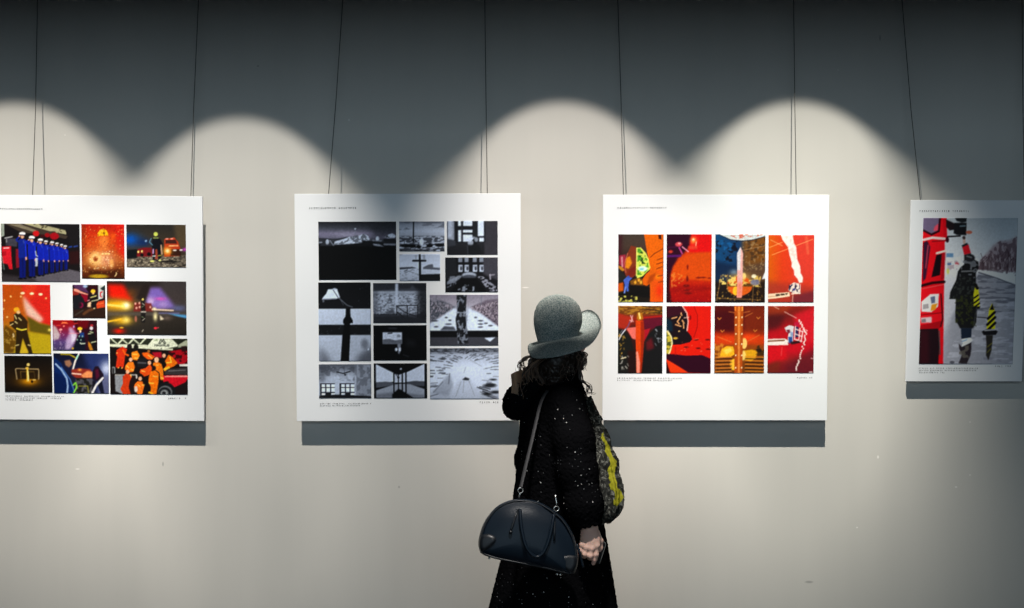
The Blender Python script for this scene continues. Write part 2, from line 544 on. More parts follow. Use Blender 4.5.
def print_crew():
    c = Cv((72.8, 284.8, 105.3, 318.1), (68, 280), 14.476, (30, 12, 18))
    c.poly([(70, 70), (230, 70), (310, 195), (110, 130)], (78, 44, 86), 1, 8)
    c.ell(255, 90, 32, 24, (170, 200, 240), .9, 20)
    c.poly([(70, 150), (150, 175), (170, 210), (70, 225)], (150, 40, 30), 1, 6)
    c.poly([(82, 125), (130, 130), (205, 170), (300, 205), (285, 218), (190, 195), (90, 160)], (232, 150, 130), 1, 3)
    c.poly([(180, 200), (290, 215), (285, 310), (250, 320)], (132, 10, 36), 1, 6)
    c.ell(150, 330, 88, 112, (24, 24, 30), 1, 6)
    c.ell(190, 365, 34, 40, (120, 16, 56), 1, 10)
    c.ell(172, 360, 26, 30, (36, 16, 26), 1, 8)
    c.poly([(75, 440), (280, 400), (540, 380), (540, 552), (75, 552)], (42, 26, 20), 1, 12)
    c.line([(230, 490), (300, 440), (350, 420)], 40, (100, 60, 34), .8, 14)
    c.line([(100, 510), (215, 440)], 14, (70, 66, 60), .8, 8)
    c.poly([(300, 75), (432, 75), (432, 190), (310, 190)], (44, 8, 18), 1, 4)
    c.poly([(440, 70), (540, 70), (540, 120), (520, 260), (440, 285)], (196, 200, 198), 1, 2)
    c.poly([(470, 120), (535, 75), (540, 140), (500, 150)], (30, 44, 44), 1, 5)
    c.line([(498, 170), (474, 180), (470, 225), (486, 245)], 16, (205, 30, 44))
    c.poly([(520, 140), (540, 130), (540, 285), (505, 285)], (40, 20, 24), .9, 6)
    c.poly([(405, 350), (440, 310), (530, 290), (540, 390), (420, 410)], (206, 66, 30), 1, 5)
    c.line([(420, 350), (520, 330)], 8, (240, 130, 70))
    c.poly([(286, 335), (335, 308), (332, 390), (280, 392)], (232, 196, 156), 1, 6)
    c.line([(286, 300), (312, 290)], 12, (220, 160, 170))
    c.poly([(325, 200), (412, 195), (425, 300), (400, 410), (345, 405), (340, 300)], (20, 18, 20), 1, 3)
    c.ell(366, 162, 33, 28, (236, 196, 44), 1, 5)
    c.ell(368, 194, 18, 14, (230, 180, 110), 1, 6)
    c.line([(330, 252), (412, 228)], 15, (206, 196, 120))
    c.line([(345, 306), (440, 284)], 12, (200, 200, 160))
    c.ell(380, 410, 14, 9, (230, 210, 160), 1, 4)
    c.grain(.15, 16, 6)
    return c, 'small photo of a firefighter at an engine wheel'


def print_fog():
    c = Cv((107.2, 280.8, 186.4, 334.5), (104, 278), 10.128)
    c.vgrad([(28, (34, 30, 28)), (180, (60, 44, 36)), (330, (70, 60, 50)), (350, (52, 46, 40)), (572, (38, 34, 30))])
    c.poly([(560, 28), (835, 28), (835, 360), (640, 330)], (66, 60, 62), .8, 50)
    c.poly([(40, 60), (200, 66), (300, 230), (60, 200)], (228, 24, 6), 1, 34)
    c.glow(280, 150, 60, 60, (110, 60, 20), .6)
    c.glow(120, 270, 190, 75, (240, 170, 20), 1)
    c.glow(210, 280, 70, 46, (255, 215, 60), 1)
    c.glow(228, 275, 46, 40, (255, 250, 215), 1)
    c.line([(36, 270), (200, 285)], 20, (255, 230, 110), .9, 14)
    c.poly([(420, 235), (475, 90), (570, 90), (730, 300), (520, 310)], (124, 98, 188), 1, 30)
    c.glow(475, 230, 50, 50, (220, 190, 230), .8)
    c.glow(600, 260, 80, 50, (180, 150, 215), .8)
    c.glow(575, 205, 70, 22, (222, 90, 190), .9)
    c.glow(760, 300, 90, 40, (100, 108, 160), .8)
    c.poly([(400, 60), (470, 60), (420, 240), (330, 200)], (36, 28, 26), .9, 18)
    c.poly([(310, 245), (480, 250), (500, 335), (300, 335)], (120, 34, 30), .9, 10)
    for x, y in ((320, 255), (360, 250), (330, 300), (362, 290), (470, 290)):
        c.ell(x, y, 10, 12, (255, 190, 170), .8, 6)
    c.line([(490, 312), (700, 322)], 14, (255, 225, 190), .95, 10)
    c.glow(510, 305, 22, 18, (255, 240, 200), 1)
    c.poly([(36, 345), (835, 345), (835, 372), (36, 380)], (92, 84, 78), .6, 10)
    c.poly([(640, 352), (835, 368), (835, 400), (760, 385)], (84, 165, 225), .95, 8)
    c.line([(560, 350), (760, 350)], 12, (120, 120, 190), .7, 10)
    c.glow(180, 430, 130, 55, (214, 160, 24), .95)
    c.glow(225, 420, 50, 44, (255, 225, 110), .9)
    c.line([(36, 440), (170, 415)], 18, (246, 190, 40), .9, 12)
    c.glow(520, 385, 26, 52, (255, 242, 180), 1)
    c.poly([(565, 370), (610, 410), (570, 425)], (250, 235, 200), .95, 8)
    c.glow(640, 400, 60, 30, (130, 110, 100), .6)
    c.ell(322, 410, 12, 30, (190, 110, 90), .8, 8)
    c.glow(150, 535, 70, 34, (215, 24, 8), 1)
    c.ell(176, 500, 22, 8, (240, 180, 40), .8, 5)
    c.ell(520, 502, 16, 12, (240, 40, 60), 1, 6)
    c.ell(546, 498, 6, 6, (240, 80, 90), 1, 4)
    for sgn, y0 in ((1, 0), (-1, 676)):
        yy = lambda v: y0 + sgn * v
        c.poly([(376, yy(230)), (414, yy(230)), (422, yy(330)), (374, yy(330))], (24, 22, 22), .95, 4)
        c.line([(376, yy(334)), (424, yy(334))], 8, (200, 200, 190), .7)
        c.line([(388, yy(250)), (412, yy(270))], 7, (220, 210, 190), .8)
        c.line([(382, yy(290)), (400, yy(280))], 6, (170, 200, 140), .7)
    c.ell(395, 212, 10, 12, (246, 220, 110), 1, 4)
    c.line([(384, 540), (396, 520)], 8, (210, 200, 180), .8)
    c.grain(.12, 14, 6)
    return c, 'photo of red, yellow and violet lights in night fog'


def print_spray():
    c = Cv((52.8, 320.3, 97.2, 350.7), (50, 316), 16.0)
    c.vgrad([(68, (160, 10, 10)), (180, (150, 18, 40)), (300, (120, 40, 90)), (420, (84, 60, 120)), (555, (66, 54, 96))])
    c.poly([(380, 68), (755, 68), (755, 555), (350, 555), (440, 300)], (40, 8, 20), .95, 24)
    c.poly([(430, 68), (640, 68), (600, 200), (450, 200)], (110, 4, 14), .8, 24)
    c.poly([(175, 130), (200, 98), (260, 96), (305, 130), (240, 120)], (255, 120, 70), 1, 6)
    c.line([(110, 155), (170, 152)], 16, (230, 60, 50), .8, 8)
    c.line([(390, 125), (445, 118)], 16, (220, 50, 40), .8, 8)
    c.ell(225, 165, 16, 14, (255, 130, 120), .9, 8)
    c.poly([(48, 140), (100, 180), (160, 300), (140, 370), (48, 390)], (206, 190, 190), .9, 22)
    c.ell(172, 222, 26, 18, (246, 160, 160), 1, 8)
    c.line([(168, 235), (170, 270)], 16, (230, 140, 160), .9)
    c.poly([(300, 180), (360, 190), (430, 310), (400, 400), (330, 520), (240, 540), (260, 380), (310, 280)], (205, 180, 220), .8, 24)
    c.poly([(340, 260), (430, 300), (400, 400), (340, 440)], (225, 220, 240), .8, 22)
    c.line([(300, 280), (480, 278)], 10, (240, 130, 150), .9, 6)
    c.spk(110, (60, 280, 400, 540), (215, 195, 225), 7, 4, .7)
    c.poly([(440, 360), (480, 280), (540, 290), (570, 420), (560, 555), (350, 555)], (14, 18, 34), 1, 8)
    c.poly([(475, 260), (545, 265), (550, 340), (475, 330)], (24, 54, 120), 1, 6)
    c.ell(482, 204, 38, 26, (240, 200, 40), 1, 5)
    c.ell(486, 248, 18, 22, (235, 200, 175), 1, 6)
    c.line([(480, 430), (500, 446), (560, 438)], 14, (225, 240, 215))
    for x, y in ((435, 380), (495, 385), (520, 325), (470, 325)):
        c.ell(x, y, 9, 16, (170, 215, 190), .8, 5)
    c.poly([(610, 250), (700, 220), (740, 350), (740, 555), (620, 555)], (16, 16, 18), .9, 8)
    c.ell(665, 195, 28, 30, (225, 215, 225), .95, 8)
    c.ell(670, 150, 26, 20, (180, 40, 50), .9, 8)
    for p in (((615, 285), (660, 280)), ((660, 425), (740, 405)), ((640, 250), (690, 265))):
        c.line(p, 14, (220, 230, 180), .9)
    c.poly([(610, 400), (650, 440), (690, 550), (640, 555), (610, 480)], (205, 130, 30), .9, 10)
    c.ell(362, 520, 20, 18, (200, 160, 40), .9, 8)
    c.ell(384, 172, 14, 22, (190, 150, 220), .9, 6)
    c.grain(.14, 16, 6)
    return c, 'small photo of firefighters in red light behind spray'


def print_goal():
    c = Cv((4.2, 356.3, 52.0, 392.7), (0, 350), 9.143, (26, 18, 12))
    c.vgrad([(58, (16, 13, 12)), (240, (36, 24, 12)), (390, (18, 13, 10))])
    c.glow(260, 290, 130, 60, (150, 96, 8), .95)
    c.glow(265, 290, 70, 30, (230, 150, 10), .9)
    c.poly([(150, 180), (346, 180), (340, 270), (160, 270)], (40, 26, 10), .9, 6)
    c.line([(152, 272), (140, 180), (150, 174), (348, 178), (354, 190), (352, 270)], 9, (176, 150, 106))
    c.line([(190, 262), (186, 202), (310, 202)], 6, (120, 92, 40))
    c.line([(310, 202), (316, 262)], 5, (90, 66, 30))
    c.ell(258, 138, 15, 15, (248, 216, 120), 1, 4)
    c.ell(247, 170, 15, 12, (240, 190, 70), 1, 4)
    c.poly([(240, 175), (258, 175), (266, 290), (240, 292)], (250, 200, 50), 1, 3)
    c.line([(252, 190), (256, 285)], 8, (255, 240, 180))
    c.ell(290, 292, 12, 13, (36, 22, 6), 1, 4)
    c.ell(310, 276, 16, 6, (250, 210, 110), .9, 4)
    c.grain(.12, 14, 6)
    return c, 'dark photo of a golden figure before a goal frame'


def print_hose():
    c = Cv((53.6, 353.5, 108.8, 393.5), (0, 350), 9.143, (14, 18, 34))
    c.vgrad([(32, (14, 18, 40)), (200, (20, 26, 60)), (398, (30, 30, 46))])
    c.poly([(760, 32), (995, 32), (995, 398), (880, 398), (820, 200)], (34, 48, 104), .9, 40)
    c.glow(975, 170, 70, 90, (200, 210, 240), .95)
    c.poly([(900, 250), (995, 240), (995, 398), (900, 398)], (120, 120, 150), .6, 30)
    c.poly([(490, 60), (560, 120), (660, 330), (680, 398), (490, 398)], (8, 36, 96), 1, 8)
    c.poly([(490, 200), (600, 250), (620, 398), (490, 398)], (6, 26, 76), .9, 20)
    c.line([(510, 130), (560, 180), (610, 260), (618, 330), (612, 390)], 15, (160, 190, 235), .95, 6)
    c.line([(560, 160), (640, 270), (665, 340), (680, 390)], 8, (90, 140, 220), .9, 5)
    c.line([(560, 40), (640, 42), (690, 70)], 12, (190, 170, 20), .9, 6)
    c.poly([(590, 100), (640, 90), (660, 130), (630, 160), (600, 140)], (190, 130, 90), .8, 8)
    c.line([(722, 40), (690, 100), (668, 175)], 16, (235, 225, 220), 1, 5)
    c.line([(716, 50), (700, 82)], 12, (140, 220, 190), .9, 4)
    c.poly([(650, 180), (720, 168), (830, 176), (850, 260), (700, 260), (660, 230)], (150, 44, 30), .95, 10)
    c.line([(660, 215), (740, 222)], 12, (255, 210, 190), 1, 6)
    c.glow(730, 182, 20, 14, (255, 170, 70), 1)
    c.poly([(740, 230), (800, 190), (850, 200), (850, 250), (760, 255)], (240, 150, 90), .95, 10)
    c.poly([(690, 265), (850, 260), (850, 398), (690, 398)], (90, 88, 92), .8, 10)
    c.tex([(690, 255), (850, 255), (850, 398), (690, 398)], (24, 24, 20), 24, .48, 4, .9)
    c.line([(670, 320), (690, 300), (700, 340), (672, 392)], 14, (130, 215, 60), .95, 5)
    c.line([(720, 330), (800, 330), (810, 398)], 8, (170, 160, 50), .8, 4)
    c.poly([(846, 200), (870, 150), (900, 145), (948, 220), (950, 270), (905, 290), (845, 270)], (26, 14, 30), 1, 5)
    c.poly([(870, 180), (900, 170), (910, 240), (880, 270)], (80, 12, 40), .9, 8)
    c.poly([(895, 270), (930, 260), (955, 398), (920, 398), (890, 310)], (18, 20, 40), 1, 4)
    c.poly([(846, 280), (880, 280), (860, 380), (840, 370)], (20, 18, 30), 1, 4)
    c.line([(842, 392), (880, 320), (940, 255)], 20, (226, 224, 226), 1, 5)
    c.grain(.12, 14, 6)
    return c, 'photo of a firefighter hauling a white hose beside blue gear'


def print_group():
    c = Cv((110.2, 338.0, 188.1, 394.0), (106, 334), 9.5, (20, 14, 14))
    c.poly([(40, 38), (780, 38), (780, 120), (520, 150), (40, 110)], (40, 44, 34))
    for x in (60, 160, 270):
        c.poly([(x + 40, 90), (x - 20, 40), (x, 38), (x + 60, 92)], (196, 204, 176), 1, 2)
        c.poly([(x + 50, 90), (x + 100, 38), (x + 122, 40), (x + 66, 96)], (196, 204, 176), 1, 2)
    c.poly([(40, 92), (390, 98), (530, 130), (640, 130), (640, 150), (40, 118)], (214, 218, 192), 1, 3)
    c.poly([(405, 98), (455, 40), (630, 40), (690, 98), (684, 112), (530, 142), (420, 118)], (226, 232, 208), 1, 2)
    c.poly([(455, 62), (490, 42), (500, 62)], (130, 150, 110), .8, 3)
    c.poly([(690, 95), (680, 45), (770, 45), (720, 95)], (30, 34, 26), 1, 3)
    c.poly([(690, 98), (770, 50), (780, 52), (780, 110), (690, 122)], (190, 196, 170), .9, 4)
    # mark and word on the ladder housing
    ink = (44, 50, 44)
    for p in (((508, 82), (528, 44), (540, 66)), ((572, 82), (552, 44), (540, 66)), ((522, 84), (532, 68)), ((558, 84), (548, 68)), ((508, 84), (522, 84)), ((558, 84), (572, 84))):
        c.line(p, 7, ink, 1, 2)
    x = 468
    L = {'M': [(0, 1, 0, 0), (0, 0, .5, .6), (.5, .6, 1, 0), (1, 0, 1, 1)], 'A': [(0, 1, .5, 0), (.5, 0, 1, 1), (.2, .65, .8, .65)],
         'G': [(1, .15, .4, 0), (.4, 0, 0, .5), (0, .5, .4, 1), (.4, 1, 1, .9), (1, .9, 1, .55), (1, .55, .6, .55)], 'I': [(.5, 0, .5, 1)],
         'R': [(0, 1, 0, 0), (0, 0, .9, .1), (.9, .1, .8, .5), (.8, .5, 0, .55), (.4, .55, 1, 1)], 'U': [(0, 0, 0, .8), (0, .8, .5, 1), (.5, 1, 1, .8), (1, .8, 1, 0)],
         'S': [(1, .1, .2, .05), (.2, .05, .1, .4), (.1, .4, .9, .6), (.9, .6, .8, .95), (.8, .95, 0, .9)]}
    for ch in 'MAGIRUS':
        w = 7 if ch == 'I' else 17
        for a in L[ch]:
            c.line([(x + a[0] * w, 93 + a[1] * 18), (x + a[2] * w, 93 + a[3] * 18)], 4.5, ink, .95, 1.5)
        x += w + 5
    c.ell(530, 132, 5, 5, ink)
    # red engine and its hoses
    c.poly([(600, 160), (720, 140), (780, 150), (780, 280), (690, 280), (640, 240)], (176, 10, 26), 1, 6)
    c.tex([(600, 150), (780, 140), (780, 280), (640, 260)], (40, 6, 10), 28, .56, 4, .9)
    c.poly([(440, 170), (530, 165), (540, 220), (470, 220)], (190, 16, 40), .9, 8)
    c.poly([(720, 110), (770, 105), (775, 150), (720, 150)], (36, 18, 18), 1, 6)
    c.poly([(700, 282), (780, 276), (780, 300), (705, 300)], (228, 226, 220), 1, 2)
    c.poly([(560, 330), (780, 310), (780, 380), (560, 380)], (54, 50, 52), 1, 5)
    c.line([(600, 345), (760, 335)], 8, (130, 130, 134), .8)
    c.poly([(545, 388), (780, 384), (780, 420), (720, 500), (690, 520), (640, 505), (590, 440), (545, 450)], (216, 16, 36), 1, 3)
    c.poly([(560, 392), (780, 384), (780, 402), (560, 404)], (255, 160, 150), .9, 3)
    c.poly([(640, 505), (780, 440), (780, 572), (630, 572)], (26, 18, 20), 1, 6)
    c.ell(570, 540, 92, 86, (20, 22, 26), 1, 3)
    c.ell(565, 545, 66, 60, (96, 100, 104), 1, 3)
    c.ell(560, 552, 58, 52, (22, 24, 28), 1, 3)
    c.ell(556, 556, 36, 32, (190, 196, 200), .7, 16)
    c.ell(552, 556, 18, 16, (30, 30, 34), 1, 6)
    # left
    c.poly([(60, 310), (88, 312), (90, 370), (60, 375)], (150, 156, 160), 1, 4)
    c.poly([(66, 318), (80, 320), (80, 370), (66, 372)], (24, 22, 24), 1, 3)
    c.poly([(84, 392), (160, 390), (165, 572), (90, 540)], (136, 140, 148), 1, 5)
    c.line([(88, 386), (290, 384)], 8, (220, 220, 216), .9)
    c.poly([(220, 395), (300, 395), (290, 572), (225, 572)], (30, 18, 18), 1, 8)
    c.poly([(290, 230), (390, 220), (400, 310), (300, 310)], (26, 24, 28), 1, 8)
    c.line([(310, 268), (380, 272)], 14, (90, 90, 96), .8, 8)

    def man(pts, head, col=(236, 104, 14), hc=(232, 176, 140), hr=17):
        c.poly(pts, col, 1, 2)
        c.ell(head[0], head[1], hr, hr * 1.15, hc, 1, 4)
    R = (206, 46, 16)
    man([(105, 150), (160, 115), (205, 140), (185, 200), (172, 300), (160, 330), (140, 300), (118, 325), (95, 310), (110, 210), (98, 190)], (228, 118), R, (24, 20, 20), 24)
    c.line([(165, 150), (190, 190), (215, 200)], 16, (230, 90, 20))
    man([(248, 170), (300, 155), (325, 200), (300, 245), (255, 240), (245, 200)], (290, 122), (240, 130, 20), (22, 20, 18), 24)
    man([(345, 175), (400, 170), (470, 210), (440, 240), (400, 235), (360, 205)], (410, 160), (236, 92, 16), (150, 90, 40), 14)
    man([(565, 250), (600, 190), (640, 215), (685, 270), (650, 300), (600, 320), (560, 350), (548, 330), (580, 290)], (556, 200), (238, 110, 12))
    c.line([(560, 330), (600, 312)], 22, (255, 190, 40))
    c.line([(612, 215), (625, 262), (580, 268)], 10, (255, 214, 60))
    man([(185, 300), (215, 262), (262, 262), (276, 310), (262, 355), (225, 360), (182, 335)], (238, 240), (242, 120, 22))
    man([(330, 330), (380, 320), (400, 300), (420, 280), (445, 320), (420, 380), (370, 400), (320, 360)], (416, 268), (226, 76, 16))
    man([(450, 270), (490, 255), (530, 280), (545, 330), (550, 430), (520, 430), (510, 360), (450, 320)], (484, 240), (240, 122, 18), (240, 190, 150), 22)
    man([(160, 400), (195, 370), (235, 385), (248, 400), (225, 450), (215, 500), (235, 572), (165, 572), (135, 520), (160, 470)], (207, 356), (200, 54, 16))
    man([(275, 470), (300, 445), (345, 445), (365, 490), (350, 540), (345, 572), (300, 572), (290, 540), (265, 500)], (326, 420), (236, 110, 24))
    man([(410, 400), (430, 350), (470, 340), (505, 370), (500, 450), (478, 572), (420, 572), (428, 500), (405, 450)], (458, 318), (240, 112, 10), (26, 20, 18), 20)
    c.line([(414, 462), (452, 464)], 12, (255, 196, 60))
    c.line([(410, 550), (440, 560)], 16, (235, 170, 30))
    for p in (((105, 180), (110, 178)), ((118, 320), (122, 318)), ((150, 322), (156, 318)), ((255, 188), (300, 190)), ((275, 225), (310, 225)), ((200, 300), (220, 318)), ((238, 330), (262, 340)),
              ((235, 380), (240, 402)), ((480, 292), (500, 290)), ((520, 410), (548, 416)), ((340, 345), (372, 352)), ((300, 475), (325, 495)), ((345, 480), (365, 480)), ((450, 395), (490, 400)), ((405, 195), (440, 225))):
        c.line(p, 9, (255, 205, 90), .9)
    c.ell(285, 520, 16, 30, (232, 220, 214), .9, 6)
    c.ell(292, 402, 8, 18, (230, 225, 220), .9, 4)
    c.grain(.2, 14, 6)
    return c, 'photo of a crowd in orange overalls on a red engine'
# ------------------------------------------------------------------ second board (blue-black monochromes)
def B(v, warm=0):
    k = min(1, v / 60)
    return (v * (.90 + warm * .06), v * (.97 - .02 * warm), min(255, v * (1.08 - warm * .04) + 4 * k))


def print_snow_hills():
    c = Cv((318.3, 221.5, 396.2, 279.7), (314, 218), 9.209, B(10))
    c.vgrad([(30, B(26)), (90, B(62)), (140, (104, 102, 128)), (180, (92, 92, 114)), (205, B(60)), (235, B(20)), (570, B(8))])
    c.poly([(480, 30), (760, 30), (760, 170), (560, 170)], B(40), .7, 40)
    c.glow(330, 150, 190, 36, (150, 150, 178), .7)
    c.poly([(40, 180), (200, 190), (320, 170), (300, 200), (40, 205)], B(40), .9, 6)
    c.poly([(190, 215), (270, 192), (330, 170), (400, 165), (460, 145), (500, 165), (515, 200), (440, 225), (330, 236), (180, 244)], B(206), 1, 5)
    c.tex([(190, 215), (330, 170), (460, 145), (515, 200), (440, 225), (180, 244)], B(80), 20, .55, 3, .8)
    c.poly([(60, 205), (100, 195), (150, 200), (185, 240), (180, 260), (60, 255)], B(40), 1, 5)
    c.ell(122, 218, 16, 24, B(180), .95, 8)
    c.line([(40, 225), (70, 222)], 10, B(170), .8)
    c.line([(145, 205), (180, 252)], 9, B(150), .8)
    c.poly([(440, 205), (560, 215), (560, 240), (440, 232)], B(22), 1, 5)
    c.ell(585, 190, 16, 22, B(210), 1, 6)
    c.line([(540, 205), (620, 210)], 10, B(140), .8)
    c.poly([(650, 175), (690, 150), (720, 140), (755, 160), (755, 178), (690, 186)], B(200), 1, 5)
    c.tex([(650, 175), (690, 150), (755, 150), (755, 190)], B(30), 18, .55, 6, .8)
    c.poly([(540, 235), (600, 240), (650, 265), (640, 275), (550, 250)], B(150), .95, 5)
    c.poly([(640, 235), (755, 235), (755, 252), (640, 248)], B(140), .9, 5)
    c.poly([(640, 190), (755, 190), (755, 222), (640, 215)], B(26), 1, 6)
    c.line([(381, 165), (380, 100)], 5, B(120))
    c.ell(380, 98, 8, 7, B(200), 1, 3)
    c.poly([(38, 255), (760, 262), (760, 575), (38, 575)], B(9), 1, 8)
    c.grain(.2, 16, 3)
    return c, 'dark photo of snowy heaps under a dim sky'


def print_pole_field():
    c = Cv((399.3, 221.5, 444.6, 251.4), (396, 218), 9.212, B(120))
    c.vgrad([(30, B(92)), (60, B(150)), (120, B(186)), (160, B(170)), (172, B(70)), (310, B(60))])
    c.tex([(30, 30), (450, 30), (450, 90), (30, 110)], B(90), 70, .55, 3, .7, 26)
    c.tex([(30, 165), (450, 165), (450, 240), (30, 240)], B(180), 26, .52, 4, .9, 12)
    c.tex([(30, 225), (450, 225), (450, 308), (30, 308)], B(200), 40, .55, 8, .95, 14)
    for x, y, rx in ((90, 255, 50), (150, 260, 36), (210, 265, 24), (310, 256, 30), (400, 250, 40)):
        c.ell(x, y, rx, 17, B(16), 1, 6)
    c.ell(236, 222, 20, 34, B(226), 1, 10)
    c.poly([(30, 285), (300, 290), (300, 310), (30, 310)], B(50), .8, 8)
    c.line([(163, 30), (160, 222)], 11, B(12))
    c.line([(75, 200), (78, 290)], 5, B(40), .8)
    c.grain(.12, 10, 3)
    return c, 'small photo of a pole before a snowy field'


def print_cross_pole():
    c = Cv((399.6, 254.2, 440.2, 280.9), (396, 218), 9.212, B(190))
    c.vgrad([(335, B(196)), (440, B(212)), (480, B(200)), (580, B(176))])
    c.poly([(30, 455), (150, 450), (190, 462), (30, 475)], B(60), 1, 5)
    c.poly([(250, 455), (300, 430), (340, 425), (345, 455), (405, 460), (405, 480), (250, 470)], B(90), 1, 5)
    c.tex([(30, 470), (210, 470), (210, 580), (30, 580)], B(130), 30, .6, 4, .8, 12)
    c.line([(75, 490), (105, 478)], 6, B(60))
    c.poly([(215, 520), (408, 515), (408, 580), (215, 580)], B(22), 1, 3)
    c.poly([(212, 335), (230, 335), (232, 580), (210, 580)], B(14), 1, 2)
    c.line([(158, 394), (272, 394)], 18, B(16), 1, 3)
    for x in (185, 255, 265):
        c.line([(x, 340), (x, 385)], 6, B(120), .8)
    c.line([(170, 350), (262, 350)], 4, B(120), .6)
    c.line([(30, 338), (60, 338)], 6, B(110), .6)
    c.grain(.1, 10, 3)
    return c, 'small photo of a dark post with a crossbar'


def print_window_figure():
    c = Cv((447.2, 221.2, 498.0, 255.0), (442, 218), 8.0, B(24, .6))
    c.vgrad([(25, B(34)), (180, B(36, .5)), (300, B(26, .6))])
    c.poly([(340, 25), (448, 25), (448, 296), (340, 296)], B(50, 1), 1, 8)
    c.poly([(45, 25), (100, 25), (100, 180), (45, 170)], B(150), 1, 10)
    c.poly([(50, 25), (80, 25), (80, 150), (50, 160)], B(190), .7, 10)
    c.poly([(104, 25), (260, 25), (260, 200), (104, 200)], B(26))
    for q in ((132, 25, 155, 65), (172, 25, 246, 65), (132, 98, 156, 190), (170, 96, 252, 118), (170, 135, 252, 190), (290, 25, 338, 145), (300, 160, 338, 190)):
        c.poly([(q[0], q[1]), (q[2], q[1]), (q[2], q[3]), (q[0], q[3])], B(222), 1, 3)
    c.line([(262, 25), (262, 150)], 34, B(30))
    c.line([(345, 25), (345, 190)], 12, B(34))
    c.line([(160, 25), (160, 190)], 10, B(40))
    c.poly([(45, 170), (110, 185), (110, 220), (45, 230)], B(60), .8, 8)
    c.ell(262, 192, 24, 24, B(20), 1, 5)
    c.ell(248, 160, 22, 10, B(200), .6, 8)
    c.ell(230, 200, 22, 26, B(186), .8, 10)
    c.ell(276, 175, 14, 18, B(180), .7, 8)
    c.poly([(210, 215), (300, 215), (320, 296), (200, 296)], B(22), .9, 10)
    c.line([(205, 220), (208, 290)], 5, B(90), .6)
    c.grain(.14, 12, 3)
    return c, 'dark photo of a seated figure at tall windows'


def print_workshop():
    c = Cv((445.4, 257.6, 498.0, 292.4), (442, 218), 8.0, B(18, .5))
    c.vgrad([(315, B(20)), (595, B(22, .5))])
    c.poly([(330, 315), (448, 315), (448, 500), (330, 450)], B(58, .8), 1, 12)
    c.poly([(28, 315), (110, 315), (120, 450), (28, 490)], B(30), 1, 10)
    for x in (132, 182, 248, 300):
        c.poly([(x, 318), (x + 32, 318), (x + 32, 354), (x, 354)], B(130), 1, 3)
        c.poly([(x, 376), (x + 34, 376), (x + 34, 432), (x, 432)], B(190), 1, 3)
        c.ell(x + 22, 405, 9, 16, B(50), .9, 5)
        c.line([(x, 390), (x + 34, 390)], 3, B(70))
    c.poly([(60, 490), (140, 460), (160, 470), (110, 510), (50, 520)], B(150), .9, 8)
    c.tex([(40, 470), (160, 460), (110, 530), (40, 560)], B(120), 14, .5, 8, .9)
    c.tex([(280, 465), (330, 470), (445, 560), (445, 590), (380, 590)], B(150, .5), 16, .5, 4, .9, 10)
    c.ell(218, 458, 56, 24, B(160), 1, 8)
    c.ell(218, 474, 54, 18, B(70), 1, 6)
    c.poly([(160, 480), (275, 480), (360, 595), (60, 595)], B(12), .95, 8)
    c.tex([(150, 535), (260, 535), (260, 590), (120, 590)], B(140), 14, .58, 6, .9)
    c.line([(385, 455), (388, 490)], 12, B(170, 1), .8)
    c.line([(390, 458), (420, 455)], 10, B(150, 1), .8)
    c.grain(.16, 12, 3)
    return c, 'dark photo of a workshop with small windows'


def print_lamp_cross():
    c = Cv((318.7, 282.2, 370.8, 360.9), (314, 280), 7.233, B(16))
    c.vgrad([(15, B(14)), (205, B(20)), (208, B(206)), (320, B(196)), (322, B(18)), (396, B(20)), (398, B(186)), (585, B(160))])
    c.poly([(38, 400), (210, 400), (195, 585), (38, 585)], B(190), .4, 10)
    c.poly([(38, 480), (110, 560), (120, 585), (38, 585)], B(70), .7, 40)
    c.poly([(250, 400), (412, 400), (412, 585), (250, 585)], B(172), .6, 10)
    c.ell(365, 460, 26, 34, B(90), .7, 22)
    c.poly([(330, 540), (412, 480), (412, 585), (300, 585)], B(60), .8, 40)
    c.poly([(104, 66), (170, 66), (190, 125), (160, 135), (60, 138), (72, 118), (90, 100)], B(226), 1, 3)
    c.line([(62, 138), (160, 134)], 8, B(120))
    c.line([(140, 68), (180, 130)], 6, B(90))
    c.line([(135, 68), (150, 60), (168, 66)], 7, B(190))
    c.line([(178, 125), (240, 180), (280, 195)], 5, B(130), .8)
    c.line([(192, 135), (215, 180)], 4, B(100), .7)
    c.ell(70, 150, 6, 10, B(120), .8)
    c.poly([(232, 205), (264, 205), (266, 262), (282, 290), (282, 310), (262, 312), (262, 400), (252, 585), (190, 585), (205, 400), (220, 320), (210, 310), (212, 285), (228, 262)], B(9), 1, 2)
    c.spk(16, (40, 325, 410, 395), B(90), 4, 3, .6)
    c.spk(10, (200, 30, 400, 190), B(70), 4, 5, .6)
    c.ell(392, 500, 5, 8, B(220), .8)
    c.grain(.1, 14, 3)
    return c, 'photo of a dark cross of beams under a white lamp'


